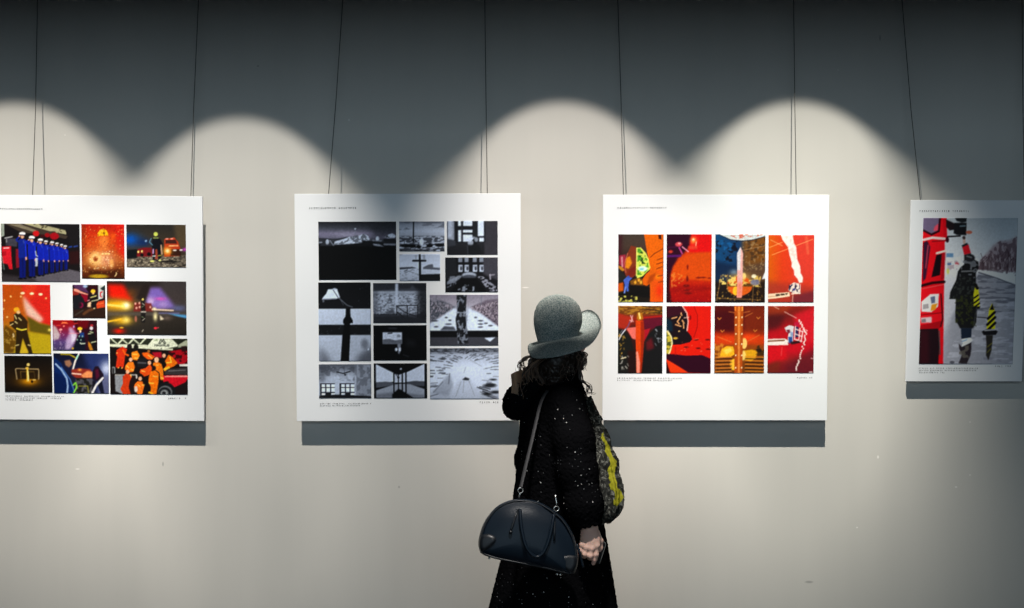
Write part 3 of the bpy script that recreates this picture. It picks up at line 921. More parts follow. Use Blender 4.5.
def print_railing():
    c = Cv((373.2, 283.0, 426.4, 323.0), (370, 280), 7.233, B(90))
    c.vgrad([(25, B(56)), (75, B(70)), (85, B(170)), (105, B(150)), (130, B(170)), (230, B(130)), (250, B(60)), (312, B(44))])
    c.tex([(22, 100), (408, 100), (408, 250), (22, 250)], B(210), 11, .52, 4, .6, 7)
    c.tex([(22, 100), (408, 100), (408, 250), (22, 250)], B(70), 13, .62, 9, .7, 8)
    c.poly([(22, 25), (60, 25), (60, 312), (22, 312)], B(60), .5, 20)
    c.poly([(340, 60), (410, 40), (410, 312), (350, 312)], B(24), .85, 30)
    c.poly([(300, 25), (410, 25), (410, 75), (330, 60)], B(30), .9, 10)
    c.poly([(22, 22), (320, 22), (290, 60), (22, 76)], B(40), .8, 8)
    c.poly([(184, 25), (204, 25), (204, 185), (184, 250)], B(206), .95, 6)
    c.line([(193, 185), (193, 250)], 6, B(20))
    c.line([(190, 186), (345, 182)], 6, B(24))
    c.line([(196, 192), (245, 230), (330, 262)], 6, B(34))
    for x in (270, 345):
        c.line([(x, 184), (x, 268)], 6, B(22))
    c.line([(196, 230), (240, 266)], 6, B(24))
    c.line([(35, 250), (190, 250)], 6, B(20), .9)
    c.poly([(120, 230), (170, 215), (180, 245), (110, 248)], B(70), .8, 6)
    c.poly([(22, 262), (240, 258), (408, 285), (408, 312), (22, 312)], B(36), .85, 8)
    c.grain(.16, 12, 3)
    return c, 'photo of a railing before a stained bare wall'


def print_dark_window():
    c = Cv((373.5, 325.2, 426.6, 360.4), (370, 280), 7.233, B(8))
    c.poly([(92, 378), (232, 378), (232, 462), (92, 462)], B(200), 1, 3)
    c.poly([(92, 430), (140, 424), (180, 436), (232, 430), (232, 462), (92, 462)], B(90), 1, 4)
    c.line([(132, 386), (160, 384)], 8, B(50))
    c.ell(208, 405, 14, 10, B(120), .8, 6)
    c.line([(140, 348), (190, 350)], 14, B(40), .9, 8)
    c.poly([(198, 462), (222, 462), (222, 510), (212, 535), (204, 530)], B(130), .95, 4)
    c.ell(190, 502, 9, 12, B(220), 1, 5)
    c.ell(216, 502, 8, 14, B(210), 1, 5)
    c.line([(240, 540), (280, 555)], 5, B(50), .8)
    c.poly([(260, 420), (330, 440), (330, 480), (260, 480)], B(22), .8, 20)
    c.grain(.2, 12, 3)
    return c, 'nearly black photo with one bright window opening'


def print_fan_room():
    c = Cv((319.3, 364.0, 371.3, 398.1), (314, 358), 8.828, B(120))
    c.vgrad([(52, B(74)), (110, B(120)), (170, B(168)), (330, B(180))])
    c.poly([(360, 52), (508, 52), (508, 350), (370, 340)], B(96), .9, 14)
    c.poly([(362, 150), (376, 150), (376, 330), (362, 330)], B(180), .7, 6)
    c.tex([(380, 60), (508, 60), (508, 340), (380, 340)], B(150), 34, .52, 4, .7)
    c.tex([(50, 55), (360, 55), (360, 200), (50, 200)], B(60), 40, .58, 9, .7, 30)
    c.glow(250, 170, 130, 70, B(200), .7)
    c.poly([(50, 60), (110, 60), (100, 200), (50, 220)], B(70), .6, 30)
    c.line([(205, 122), (262, 134), (318, 118)], 9, B(20))
    c.ell(278, 146, 9, 8, B(16), 1, 3)
    c.line([(270, 75), (272, 140)], 4, B(50), .8)
    for x0, n in ((56, 3), (228, 3)):
        c.poly([(x0, 220), (x0 + 130, 220), (x0 + 130, 330), (x0, 330)], B(26), 1, 2)
        for i in range(3):
            for j, (a, b) in enumerate(((228, 256), (262, 298), (308, 326))):
                if j == 2 and i == 1:
                    continue
                xx = x0 + 14 + i * 42
                c.poly([(xx, a), (xx + 32, a), (xx + 32, b), (xx, b)], B(232), 1, 3)
    c.poly([(190, 220), (226, 220), (226, 325), (190, 325)], B(190), .8, 4)
    c.poly([(48, 332), (190, 320), (360, 328), (508, 335), (508, 352), (48, 352)], B(22), 1, 4)
    c.grain(.12, 14, 3)
    return c, 'photo of a ceiling fan above two gridded windows'


def print_corridor():
    c = Cv((374.0, 363.3, 427.1, 398.3), (314, 358), 8.828, B(14))
    c.poly([(550, 52), (700, 126), (700, 210), (550, 220)], B(206), 1, 3)
    c.poly([(975, 52), (820, 126), (820, 210), (975, 210)], B(200), 1, 3)
    c.poly([(700, 126), (820, 126), (820, 215), (700, 215)], B(190), 1, 2)
    c.poly([(545, 52), (975, 52), (800, 130), (745, 150), (700, 130)], B(12), 1, 2)
    c.poly([(550, 212), (640, 208), (720, 218), (720, 240), (550, 262)], B(80), 1, 6)
    c.poly([(975, 205), (880, 202), (800, 215), (800, 235), (975, 250)], B(66), 1, 6)
    c.poly([(550, 285), (700, 236), (760, 226), (850, 232), (975, 275), (975, 350), (550, 350)], B(150), 1, 6)
    c.poly([(550, 320), (700, 300), (830, 310), (975, 330), (975, 352), (550, 352)], B(96), .8, 14)
    c.poly([(690, 352), (690, 320), (748, 268), (800, 300), (880, 352)], B(10), 1, 5)
    for x in (706, 745, 780, 812):
        c.line([(x, 120), (x, 305)], 13 if x != 745 else 9, B(12))
    c.line([(745, 170), (715, 135)], 5, B(20))
    c.ell(745, 172, 11, 10, B(14), 1, 3)
    c.ell(768, 96, 8, 8, B(190), 1, 4)
    c.line([(540, 45), (540, 355)], 18, B(12))
    c.line([(985, 45), (985, 355)], 20, B(12))
    c.grain(.1, 14, 3)
    return c, 'photo of a dark shelter opening on flat water'


def print_post_path():
    c = Cv((429.9, 294.9, 498.2, 345.8), (426, 290), 5.434, B(120))
    c.vgrad([(28, (120, 116, 134)), (80, (150, 148, 166)), (120, B(190)), (220, B(226)), (225, B(30)), (300, B(46))])
    c.poly([(20, 50), (90, 60), (165, 95), (120, 125), (20, 180)], B(74), 1, 10)
    c.tex([(20, 40), (165, 95), (120, 130), (20, 180)], (150, 146, 164), 7, .56, 4, .6)
    c.poly([(392, 50), (330, 55), (240, 95), (300, 130), (392, 200)], (96, 88, 104), 1, 8)
    c.tex([(392, 60), (240, 95), (300, 130), (392, 200)], (176, 168, 182), 7, .56, 6, .6)
    c.tex([(392, 80), (260, 105), (320, 140), (392, 200)], (40, 34, 46), 8, .6, 11, .7)
    g = random.Random(8)
    for _ in range(260):
        left = g.random() < .5
        x = g.uniform(20, 150) if left else g.uniform(250, 392)
        t = (150 - x) / 130 if left else (x - 250) / 142
        y = 100 - 30 * t + g.uniform(-14, 34) * (.4 + t) + 22 * t
        v_ = g.choice((30, 46, 150, 190, 205))
        c.line([(x, y), (x + g.uniform(-7, 7), y - g.uniform(6, 16))], g.uniform(1.4, 2.6), (v_ * 1.0, v_ * .95, v_ * 1.06), g.uniform(.4, .9), 1.5)
    c.poly([(150, 100), (165, 100), (165, 215), (20, 215), (20, 190)], B(225), 1, 10)
    c.poly([(230, 100), (300, 135), (392, 205), (392, 220), (228, 220)], B(225), 1, 10)
    for x, y, w in ((122, 186, 18), (45, 168, 20), (110, 150, 8), (130, 165, 9), (296, 168, 14), (296, 186, 14), (296, 202, 14), (325, 182, 10), (350, 195, 12), (270, 150, 8), (55, 200, 12)):
        c.ell(x, y, w, 4.5, B(70), .95, 3)
    c.poly([(75, 220), (100, 196), (150, 200), (165, 220)], B(60), .9, 5)
    c.line([(55, 55), (58, 30)], 4, B(90), .7)
    c.line([(300, 80), (302, 30)], 5, B(110), .6)
    c.poly([(20, 222), (392, 222), (392, 256), (20, 258)], B(14), 1, 3)
    c.poly([(20, 258), (392, 258), (392, 302), (20, 302)], B(58, .5), 1, 3)
    c.poly([(166, 28), (222, 28), (216, 120), (222, 240), (230, 290), (178, 296), (168, 230), (160, 160), (170, 120)], B(26), 1, 3)
    c.tex([(166, 28), (222, 28), (230, 290), (170, 296)], B(130), 11, .6, 8, .85, 16)
    c.line([(162, 122), (222, 126)], 5, B(170), .8)
    c.line([(176, 180), (190, 215)], 7, B(160), .7)
    c.poly([(316, 262), (376, 258), (348, 282)], B(214), 1, 3)
    c.grain(.12, 10, 3)
    return c, 'photo of a rough post before a snowy path'


def print_ice_field():
    c = Cv((430.0, 348.2, 498.4, 399.1), (426, 290), 5.434, B(190))
    c.vgrad([(318, B(104)), (336, B(116)), (352, B(178)), (420, B(216)), (520, B(212)), (590, B(160))])
    c.tex([(20, 318), (392, 318), (392, 338), (20, 338)], B(40), 14, .5, 4, .8, 5)
    g = random.Random(21)
    for _ in range(190):                        # leads of dark water, drawn out towards the rim
        x, y = g.uniform(20, 392), 337 + 253 * g.random() ** 1.5
        dx, dy = x - 215, y - 470
        if (dx / 105) ** 2 + (dy / 88) ** 2 < 1:
            continue
        if y > 480 and 60 < x < 300:
            continue
        k = (y - 330) / 260
        ln = g.uniform(4, 12) + 26 * k * g.random()
        a = math.atan2(dy * .5, dx) * (.3 + .7 * k)
        if dx < 0:
            a = math.atan2(-dy * .5, -dx) * (.3 + .7 * k)
        c.line([(x - ln * math.cos(a), y - ln * math.sin(a)), (x + ln * math.cos(a), y + ln * math.sin(a))], g.uniform(2, 4) + 5 * k * g.random(), B(g.uniform(14, 90)), g.uniform(.5, .95), 3)
    for x, y, r in ((345, 520, 34), (375, 556, 26), (330, 566, 24), (362, 488, 16), (88, 374, 14)):
        c.ell(x, y, r, r * .32, B(18), .9, 8)
    c.glow(215, 430, 80, 50, B(228), .5)
    c.poly([(30, 560), (70, 515), (128, 452), (148, 520), (120, 575)], B(120), .55, 12)
    c.line([(128, 455), (122, 510)], 5, B(60), .6, 5)
    c.line([(90, 500), (40, 556)], 5, B(60), .5, 5)
    c.poly([(170, 500), (210, 474), (240, 488), (290, 560), (290, 590), (130, 590)], B(184), .7, 14)
    c.poly([(196, 488), (212, 474), (236, 482), (230, 492), (205, 490)], B(26), .95, 3)
    for p in (((205, 495), (200, 560)), ((190, 498), (160, 580)), ((232, 495), (262, 575)), ((215, 420), (205, 450)), ((240, 380), (300, 415))):
        c.line(p, 3.5, B(110), .5, 3)
    c.grain(.1, 7, 3)
    return c, 'photo of a white ice field'


# ------------------------------------------------------------------ third board (hull repairs in red and orange)
def print_propeller():
    c = Cv((618.2, 234.4, 663.4, 302.2), (614, 230), 8.222, (46, 32, 26))
    c.vgrad([(35, (66, 56, 50)), (130, (70, 54, 46)), (300, (40, 24, 22)), (595, (26, 22, 18))])
    c.poly([(30, 35), (70, 35), (60, 300), (30, 320)], (60, 20, 30), .7, 20)
    c.poly([(245, 35), (405, 35), (405, 595), (298, 595), (292, 300), (265, 150)], (226, 98, 6), 1, 3)
    c.poly([(300, 340), (405, 330), (405, 595), (300, 595)], (222, 74, 14), .7, 20)
    c.glow(375, 500, 40, 70, (225, 40, 10), .8)
    c.glow(360, 385, 30, 30, (245, 140, 10), .8)
    c.poly([(362, 40), (388, 40), (388, 80), (365, 72)], (60, 20, 16), 1, 3)
    for p in (((298, 225), (330, 195), (400, 155)), ((355, 245), (400, 230)), ((350, 280), (402, 265)), ((350, 320), (402, 300)), ((360, 380), (402, 372)), ((365, 430), (402, 422))):
        c.line(p, 6, (110, 36, 6), .95)
    c.poly([(42, 210), (95, 200), (100, 380), (70, 300), (40, 280)], (190, 40, 70), .8, 8)
    c.line([(64, 225), (68, 300)], 14, (225, 160, 170), .8, 6)
    c.poly([(30, 290), (60, 300), (90, 330), (70, 340), (30, 310)], (230, 150, 30), .8, 6)
    c.poly([(30, 305), (100, 380), (95, 430), (30, 430)], (38, 36, 34), 1, 5)
    c.poly([(140, 128), (182, 140), (185, 250), (180, 370), (150, 392), (105, 390), (86, 340), (85, 270), (105, 200)], (128, 50, 26), 1, 4)
    c.poly([(100, 230), (130, 215), (148, 270), (120, 320), (92, 310)], (236, 140, 20), .95, 8)
    c.poly([(120, 330), (180, 290), (180, 360), (140, 388), (110, 380)], (120, 30, 20), .9, 8)
    c.line([(112, 190), (88, 270), (96, 350)], 5, (240, 130, 110), .8)
    c.poly([(186, 145), (215, 145), (255, 185), (285, 240), (296, 320), (265, 350), (235, 380), (188, 400), (182, 280)], (214, 226, 90), 1, 3)
    c.tex([(192, 155), (215, 150), (280, 250), (285, 320), (235, 370), (192, 370)], (70, 150, 40), 20, .54, 4, .95)
    c.tex([(200, 170), (250, 190), (280, 280), (200, 280)], (20, 50, 16), 18, .62, 11, .9)
    c.ell(235, 318, 38, 22, (222, 250, 240), .95, 10)
    c.ell(228, 322, 16, 10, (120, 200, 220), .9, 6)
    c.line([(186, 148), (184, 380)], 7, (236, 236, 120))
    c.line([(215, 145), (262, 195), (296, 310)], 6, (236, 230, 100))
    c.poly([(232, 410), (262, 360), (310, 322), (348, 335), (350, 365), (330, 410), (270, 460), (240, 450)], (220, 92, 8), 1, 3)
    c.poly([(290, 380), (345, 350), (320, 415), (270, 455)], (160, 56, 6), .8, 10)
    c.poly([(130, 420), (190, 395), (230, 400), (240, 455), (140, 450)], (130, 80, 20), .9, 6)
    for x, y in ((175, 430), (205, 412), (222, 430)):
        c.ell(x, y, 10, 14, (240, 170, 50), .95, 5)
    c.poly([(35, 440), (75, 430), (80, 500), (35, 510)], (220, 90, 10), .95, 8)
    c.poly([(78, 410), (110, 382), (150, 395), (125, 420), (118, 470), (122, 505), (104, 505), (100, 470), (92, 520), (80, 520), (88, 450)], (70, 100, 200), 1, 3)
    c.line([(96, 470), (88, 515)], 9, (130, 160, 240), .8)
    c.ell(118, 385, 10, 10, (50, 80, 170), 1, 4)
    c.poly([(130, 455), (296, 470), (296, 560), (130, 540)], (16, 14, 14), .95, 6)
    c.line([(30, 530), (290, 520)], 9, (14, 14, 12))
    c.tex([(34, 542), (195, 540), (190, 595), (34, 595)], (206, 200, 90), 22, .46, 5, .95)
    c.grain(.12, 12, 6)
    return c, 'photo of a yellow-green propeller blade and a worker in blue'


def print_bow_sphere():
    c = Cv((666.6, 234.3, 711.5, 302.3), (662, 230), 8.222, (190, 40, 6))
    c.vgrad([(35, (190, 16, 10)), (200, (210, 60, 6)), (360, (206, 54, 6)), (470, (176, 20, 8)), (595, (150, 8, 10))])
    c.poly([(36, 35), (240, 35), (230, 130), (180, 190), (130, 230), (80, 340), (36, 400)], (44, 6, 30), 1, 16)
    c.poly([(240, 35), (405, 35), (405, 190), (300, 185), (220, 180)], (222, 14, 16), 1, 14)
    c.poly([(300, 185), (405, 180), (405, 420), (150, 400), (75, 400), (90, 300), (160, 220)], (214, 72, 8), 1, 14)
    c.poly([(36, 350), (70, 340), (64, 480), (80, 595), (36, 595)], (46, 8, 18), 1, 10)
    c.line([(40, 215), (150, 212)], 18, (86, 24, 110), .9, 10)
    c.line([(40, 145), (150, 135)], 12, (70, 10, 50), .8, 8)
    c.line([(140, 145), (165, 195)], 11, (200, 70, 150), .9, 5)
    c.line([(165, 138), (215, 178)], 8, (255, 160, 190), 1, 3)
    c.ell(136, 118, 28, 18, (236, 80, 90), .9, 10)
    c.ell(142, 110, 12, 8, (255, 170, 170), .9, 5)
    c.ell(70, 178, 18, 12, (214, 60, 40), .9, 8)
    c.glow(258, 85, 32, 36, (255, 150, 60), 1)
    c.glow(256, 78, 12, 12, (255, 240, 190), 1)
    c.line([(280, 100), (276, 140)], 8, (255, 190, 150), .9)
    c.poly([(215, 130), (290, 130), (290, 160), (215, 158)], (226, 60, 40), .9, 8)
    c.tex([(75, 340), (200, 380), (130, 480), (75, 480)], (226, 130, 50), 20, .6, 3, .7)
    c.poly([(70, 470), (400, 455), (400, 500), (70, 520)], (140, 12, 10), .7, 20)
    for x, y, rx, ry in ((200, 458, 26, 12), (205, 495, 22, 8), (208, 400, 10, 24), (210, 305, 8, 20), (215, 520, 30, 10), (300, 392, 20, 7), (340, 390, 20, 6), (390, 395, 14, 6)):
        c.ell(x, y, rx, ry, (96, 10, 10), .8, 8)
    c.spk(50, (60, 430, 400, 590), (220, 50, 20), 5, 3, .6)
    c.grain(.12, 14, 6)
    return c, 'photo of a rounded orange hull below a violet sky'


def print_pillar():
    c = Cv((715.3, 234.3, 765.1, 302.3), (712, 230), 8.222, (40, 40, 46))
    c.vgrad([(25, (14, 70, 120)), (220, (20, 56, 100)), (436, (110, 70, 30))], True)
    c.poly([(250, 60), (436, 60), (436, 400), (250, 340)], (128, 74, 20), .8, 30)
    c.poly([(250, 300), (436, 260), (436, 420), (300, 400)], (80, 60, 50), .8, 24)
    c.poly([(25, 250), (220, 300), (200, 420), (25, 430)], (14, 30, 60), .8, 30)
    c.tex([(25, 60), (220, 80), (210, 260), (25, 260)], (12, 16, 30), 32, .6, 4, .9)
    c.tex([(25, 80), (180, 90), (150, 250), (25, 250)], (20, 100, 170), 40, .62, 8, .7)
    c.tex([(250, 90), (436, 90), (436, 330), (250, 330)], (160, 130, 90), 14, .64, 8, .7)
    c.tex([(250, 60), (436, 60), (436, 250), (250, 250)], (60, 40, 24), 30, .6, 12, .7)
    c.poly([(60, 35), (436, 35), (436, 50), (330, 78), (240, 86), (150, 76)], (214, 222, 224), 1, 3)
    c.tex([(130, 36), (420, 36), (330, 66), (200, 70)], (210, 84, 60), 18, .48, 3, .9)
    c.line([(60, 40), (150, 80), (240, 92), (330, 82), (436, 52)], 6, (30, 40, 60), .8)
    c.line([(240, 168), (436, 130)], 4, (190, 150, 110), .7)
    c.poly([(25, 420), (436, 420), (436, 595), (25, 595)], (30, 20, 16), .95, 20)
    c.glow(235, 400, 110, 60, (250, 170, 60), .9)
    c.glow(180, 345, 40, 30, (150, 190, 220), .5)
    c.ell(228, 460, 104, 80, (220, 90, 20), 1, 6)
    c.poly([(120, 440), (330, 440), (330, 465), (120, 465)], (90, 60, 20), 1, 5)
    c.ell(195, 500, 24, 36, (250, 196, 40), 1, 6)
    c.ell(262, 380, 18, 28, (255, 220, 130), .9, 8)
    c.tex([(60, 365), (210, 370), (210, 460), (60, 460)], (240, 210, 110), 20, .52, 3, .95)
    c.tex([(250, 400), (400, 370), (410, 470), (250, 460)], (230, 190, 90), 20, .55, 6, .95)
    c.ell(345, 380, 20, 16, (246, 236, 200), .95, 6)
    c.ell(355, 430, 40, 24, (120, 120, 150), .9, 10)
    c.poly([(410, 405), (436, 340), (436, 400)], (235, 235, 240), 1, 4)
    for p in (((75, 370), (40, 580)), ((125, 370), (130, 500)), ((340, 460), (335, 590)), ((380, 370), (400, 470)), ((75, 380), (130, 372)), ((40, 560), (400, 575))):
        c.line(p, 6, (150, 110, 60), .8)
    c.spk(24, (35, 480, 190, 590), (220, 170, 70), 6, 5, .8)
    c.spk(20, (270, 480, 430, 590), (200, 140, 50), 6, 6, .8)
    c.poly([(206, 190), (234, 138), (254, 190), (252, 400), (246, 556), (206, 556), (208, 400)], (236, 176, 170), 1, 2)
    c.poly([(206, 190), (234, 138), (236, 190), (232, 330), (207, 330)], (220, 226, 236), .9, 6)
    c.poly([(208, 430), (250, 430), (246, 556), (206, 556)], (240, 110, 80), .7, 20)
    c.grain(.12, 12, 6)
    return c, 'photo of a pale upright fin before a teal wall'


def print_water_jet():
    c = Cv((768.3, 235.0, 813.9, 302.4), (764, 230), 8.222, (226, 70, 16))
    c.vgrad([(35, (222, 96, 10)), (150, (228, 62, 24)), (300, (226, 58, 34))], True)
    c.poly([(240, 40), (412, 40), (412, 400), (240, 400)], (226, 62, 50), .7, 40)
    c.poly([(30, 420), (412, 470), (412, 600), (30, 600)], (168, 50, 40), .8, 40)
    c.poly([(230, 540), (412, 500), (412, 600), (230, 600)], (106, 34, 50), .8, 24)
    c.line([(345, 60), (360, 190)], 22, (240, 120, 80), .5, 12)
    for p in (((40, 145), (150, 100)), ((65, 205), (400, 75)), ((50, 80), (150, 130))):
        c.line(p, 5, (250, 190, 120), .8)
    c.poly([(135, 40), (232, 40), (245, 110), (262, 140), (272, 240), (298, 300), (300, 350), (320, 390), (318, 430), (290, 435), (276, 400), (250, 370), (246, 330), (225, 300), (228, 270), (210, 210), (195, 140), (150, 80)], (255, 246, 240), 1, 4)
    c.tex([(150, 45), (225, 45), (260, 160), (270, 240), (230, 270), (195, 140)], (240, 205, 195), 18, .6, 4, .5)
    c.poly([(210, 455), (245, 430), (290, 440), (300, 520), (240, 520), (200, 495)], (244, 224, 214), 1, 3)
    c.tex([(205, 440), (295, 440), (300, 520), (205, 510)], (30, 24, 60), 14, .55, 5, .95)
    c.ell(248, 488, 9, 10, (50, 60, 150), 1, 4)
    c.poly([(36, 525), (210, 510), (215, 545), (100, 562), (36, 568)], (252, 222, 190), 1, 2)
    c.poly([(96, 528), (200, 518), (190, 532), (100, 545)], (60, 40, 30), 1, 2)
    c.line([(130, 524), (140, 540)], 6, (252, 222, 190))
    c.line([(170, 520), (180, 536)], 6, (252, 222, 190))
    c.line([(36, 548), (96, 545)], 4, (160, 100, 60), .8)
    c.line([(240, 520), (236, 595)], 7, (246, 190, 170), .8)
    c.line([(300, 445), (296, 525)], 5, (255, 240, 230))
    c.line([(225, 525), (300, 520)], 7, (255, 240, 225))
    c.grain(.06, 16, 6)
    return c, 'photo of a white water jet from a lift on a red hull'


def print_rudder():
    c = Cv((618.0, 305.9, 662.4, 373.3), (614, 302), 8.222, (24, 22, 22))
    c.vgrad([(30, (110, 62, 20)), (90, (110, 60, 20)), (140, (150, 34, 16)), (230, (60, 24, 22)), (590, (22, 20, 18))])
    c.tex([(30, 30), (400, 30), (400, 100), (30, 100)], (186, 130, 40), 30, .52, 4, .8, 10)
    c.tex([(230, 30), (400, 30), (400, 100), (230, 90)], (40, 30, 14), 40, .56, 5, .8, 9)
    c.poly([(30, 90), (150, 130), (120, 230), (30, 210)], (180, 44, 26), .9, 10)
    c.poly([(240, 120), (400, 105), (400, 220), (245, 220)], (90, 14, 40), .9, 12)
    c.line([(240, 130), (400, 115)], 14, (190, 30, 16), .8, 8)
    c.poly([(100, 215), (180, 205), (180, 310), (150, 300)], (236, 110, 100), 1, 6)
    c.poly([(240, 230), (300, 215), (280, 260), (245, 330)], (180, 20, 40), .9, 6)
    c.poly([(30, 225), (90, 235), (140, 300), (165, 400), (150, 590), (30, 590)], (26, 26, 24), 1, 5)
    c.poly([(250, 340), (290, 260), (345, 200), (400, 190), (400, 590), (240, 590)], (22, 22, 24), 1, 5)
    c.poly([(260, 330), (310, 290), (330, 380), (270, 400)], (120, 20, 30), .7, 16)
    c.poly([(110, 400), (175, 400), (175, 590), (120, 590)], (40, 16, 14), .8, 10)
    c.poly([(178, 150), (242, 155), (250, 260), (240, 420), (225, 588), (185, 588), (182, 420), (178, 300)], (222, 66, 12), 1, 3)
    c.poly([(218, 160), (242, 158), (250, 260), (240, 420), (226, 588), (212, 588), (222, 400)], (150, 34, 10), .9, 5)
    c.poly([(182, 410), (196, 405), (214, 500), (212, 588), (188, 588)], (252, 150, 130), .95, 6)
    c.poly([(192, 85), (230, 90), (240, 140), (200, 155), (186, 135)], (180, 110, 20), 1, 5)
    c.line([(205, 92), (214, 135)], 13, (255, 214, 120))
    for p in (((135, 110), (152, 150)), ((152, 112), (140, 165)), ((128, 150), (158, 160))):
        c.line(p, 8, (235, 170, 170), .9)
    c.line([(130, 160), (115, 200), (70, 250)], 7, (90, 90, 150), .9)
    c.line([(40, 310), (60, 270), (95, 225)], 9, (220, 220, 230), .95)
    c.line([(70, 230), (34, 280)], 5, (160, 160, 180), .8)
    g = random.Random(4)
    for _ in range(22):
        x, y = g.uniform(45, 115), g.uniform(250, 560)
        c.line([(x, y), (x + g.uniform(-16, 16), y + g.uniform(4, 24))], 7, (206, 160, 60) if y < 440 else (200, 196, 190), g.uniform(.5, .95))
    for _ in range(10):
        x, y = g.uniform(335, 385), g.uniform(190, 350)
        c.line([(x, y), (x + g.uniform(2, 18), y + g.uniform(4, 20))], 5, (190, 200, 215), g.uniform(.4, .9))
    c.line([(60, 465), (98, 455)], 9, (240, 225, 190))
    c.grain(.12, 12, 6)
    return c, 'photo of an orange rudder post between dark blades'


def print_black_blade():
    c = Cv((666.4, 306.0, 710.8, 373.2), (662, 302), 8.222, (222, 28, 8))
    c.vgrad([(35, (224, 36, 10)), (220, (222, 26, 8)), (400, (216, 24, 12))], True)
    c.ell(190, 170, 108, 170, (205, 16, 8), .6, 30)
    c.line([(262, 36), (290, 110), (290, 200), (262, 290)], 5, (130, 6, 6), .9)
    c.poly([(36, 35), (170, 35), (205, 90), (215, 160), (205, 235), (240, 280), (248, 305), (230, 330), (150, 350), (80, 350), (36, 250)], (24, 14, 20), 1, 3)
    c.poly([(36, 35), (170, 35), (195, 80), (130, 110), (36, 130)], (60, 12, 30), .8, 14)
    c.line([(168, 36), (203, 90), (214, 160), (206, 235)], 9, (250, 190, 180), .95, 3)
    c.poly([(36, 130), (80, 160), (90, 240), (36, 240)], (10, 40, 60), .8, 14)
    for p in (((80, 135), (120, 125)), ((130, 155), (150, 120)), ((155, 90), (160, 110)), ((125, 160), (140, 180)), ((110, 185), (155, 200)), ((175, 180), (178, 215)), ((165, 150), (180, 175))):
        c.line(p, 10, (236, 170, 110), .9)
    c.line([(180, 130), (220, 125)], 6, (250, 200, 180), .9)
    c.ell(232, 128, 8, 20, (120, 10, 10), .9, 4)
    c.ell(110, 298, 20, 9, (200, 160, 50), .95, 5)
    c.ell(140, 240, 8, 6, (220, 180, 110), .9, 4)
    c.ell(40, 340, 44, 100, (196, 178, 60), 1, 3)
    c.tex([(36, 250), (84, 300), (80, 380), (36, 430)], (60, 70, 30), 16, .54, 4, .9)
    c.line([(44, 236), (78, 290), (84, 340), (60, 420), (36, 445)], 9, (250, 240, 190), .95, 4)
    c.poly([(36, 425), (110, 430), (200, 440), (330, 436), (400, 465), (400, 585), (215, 580), (120, 520), (36, 470)], (44, 6, 26), 1, 3)
    c.poly([(36, 470), (120, 520), (225, 585), (70, 585)], (232, 56, 14), 1, 4)
    c.poly([(36, 485), (70, 585), (36, 585)], (36, 8, 14), 1, 4)
    for x, y in ((280, 310), (375, 310), (200, 372), (298, 380), (380, 388)):
        c.ell(x, y, 20, 7, (90, 8, 10), .9, 4)
    c.line([(262, 308), (300, 300)], 4, (255, 130, 90), .8)
    c.spk(14, (150, 330, 400, 410), (255, 150, 120), 4, 3, .8)
    c.line([(110, 375), (112, 430)], 12, (190, 16, 8), .7, 6)
    c.grain(.06, 14, 6)
    return c, 'photo of a black blade on a bright red hull'


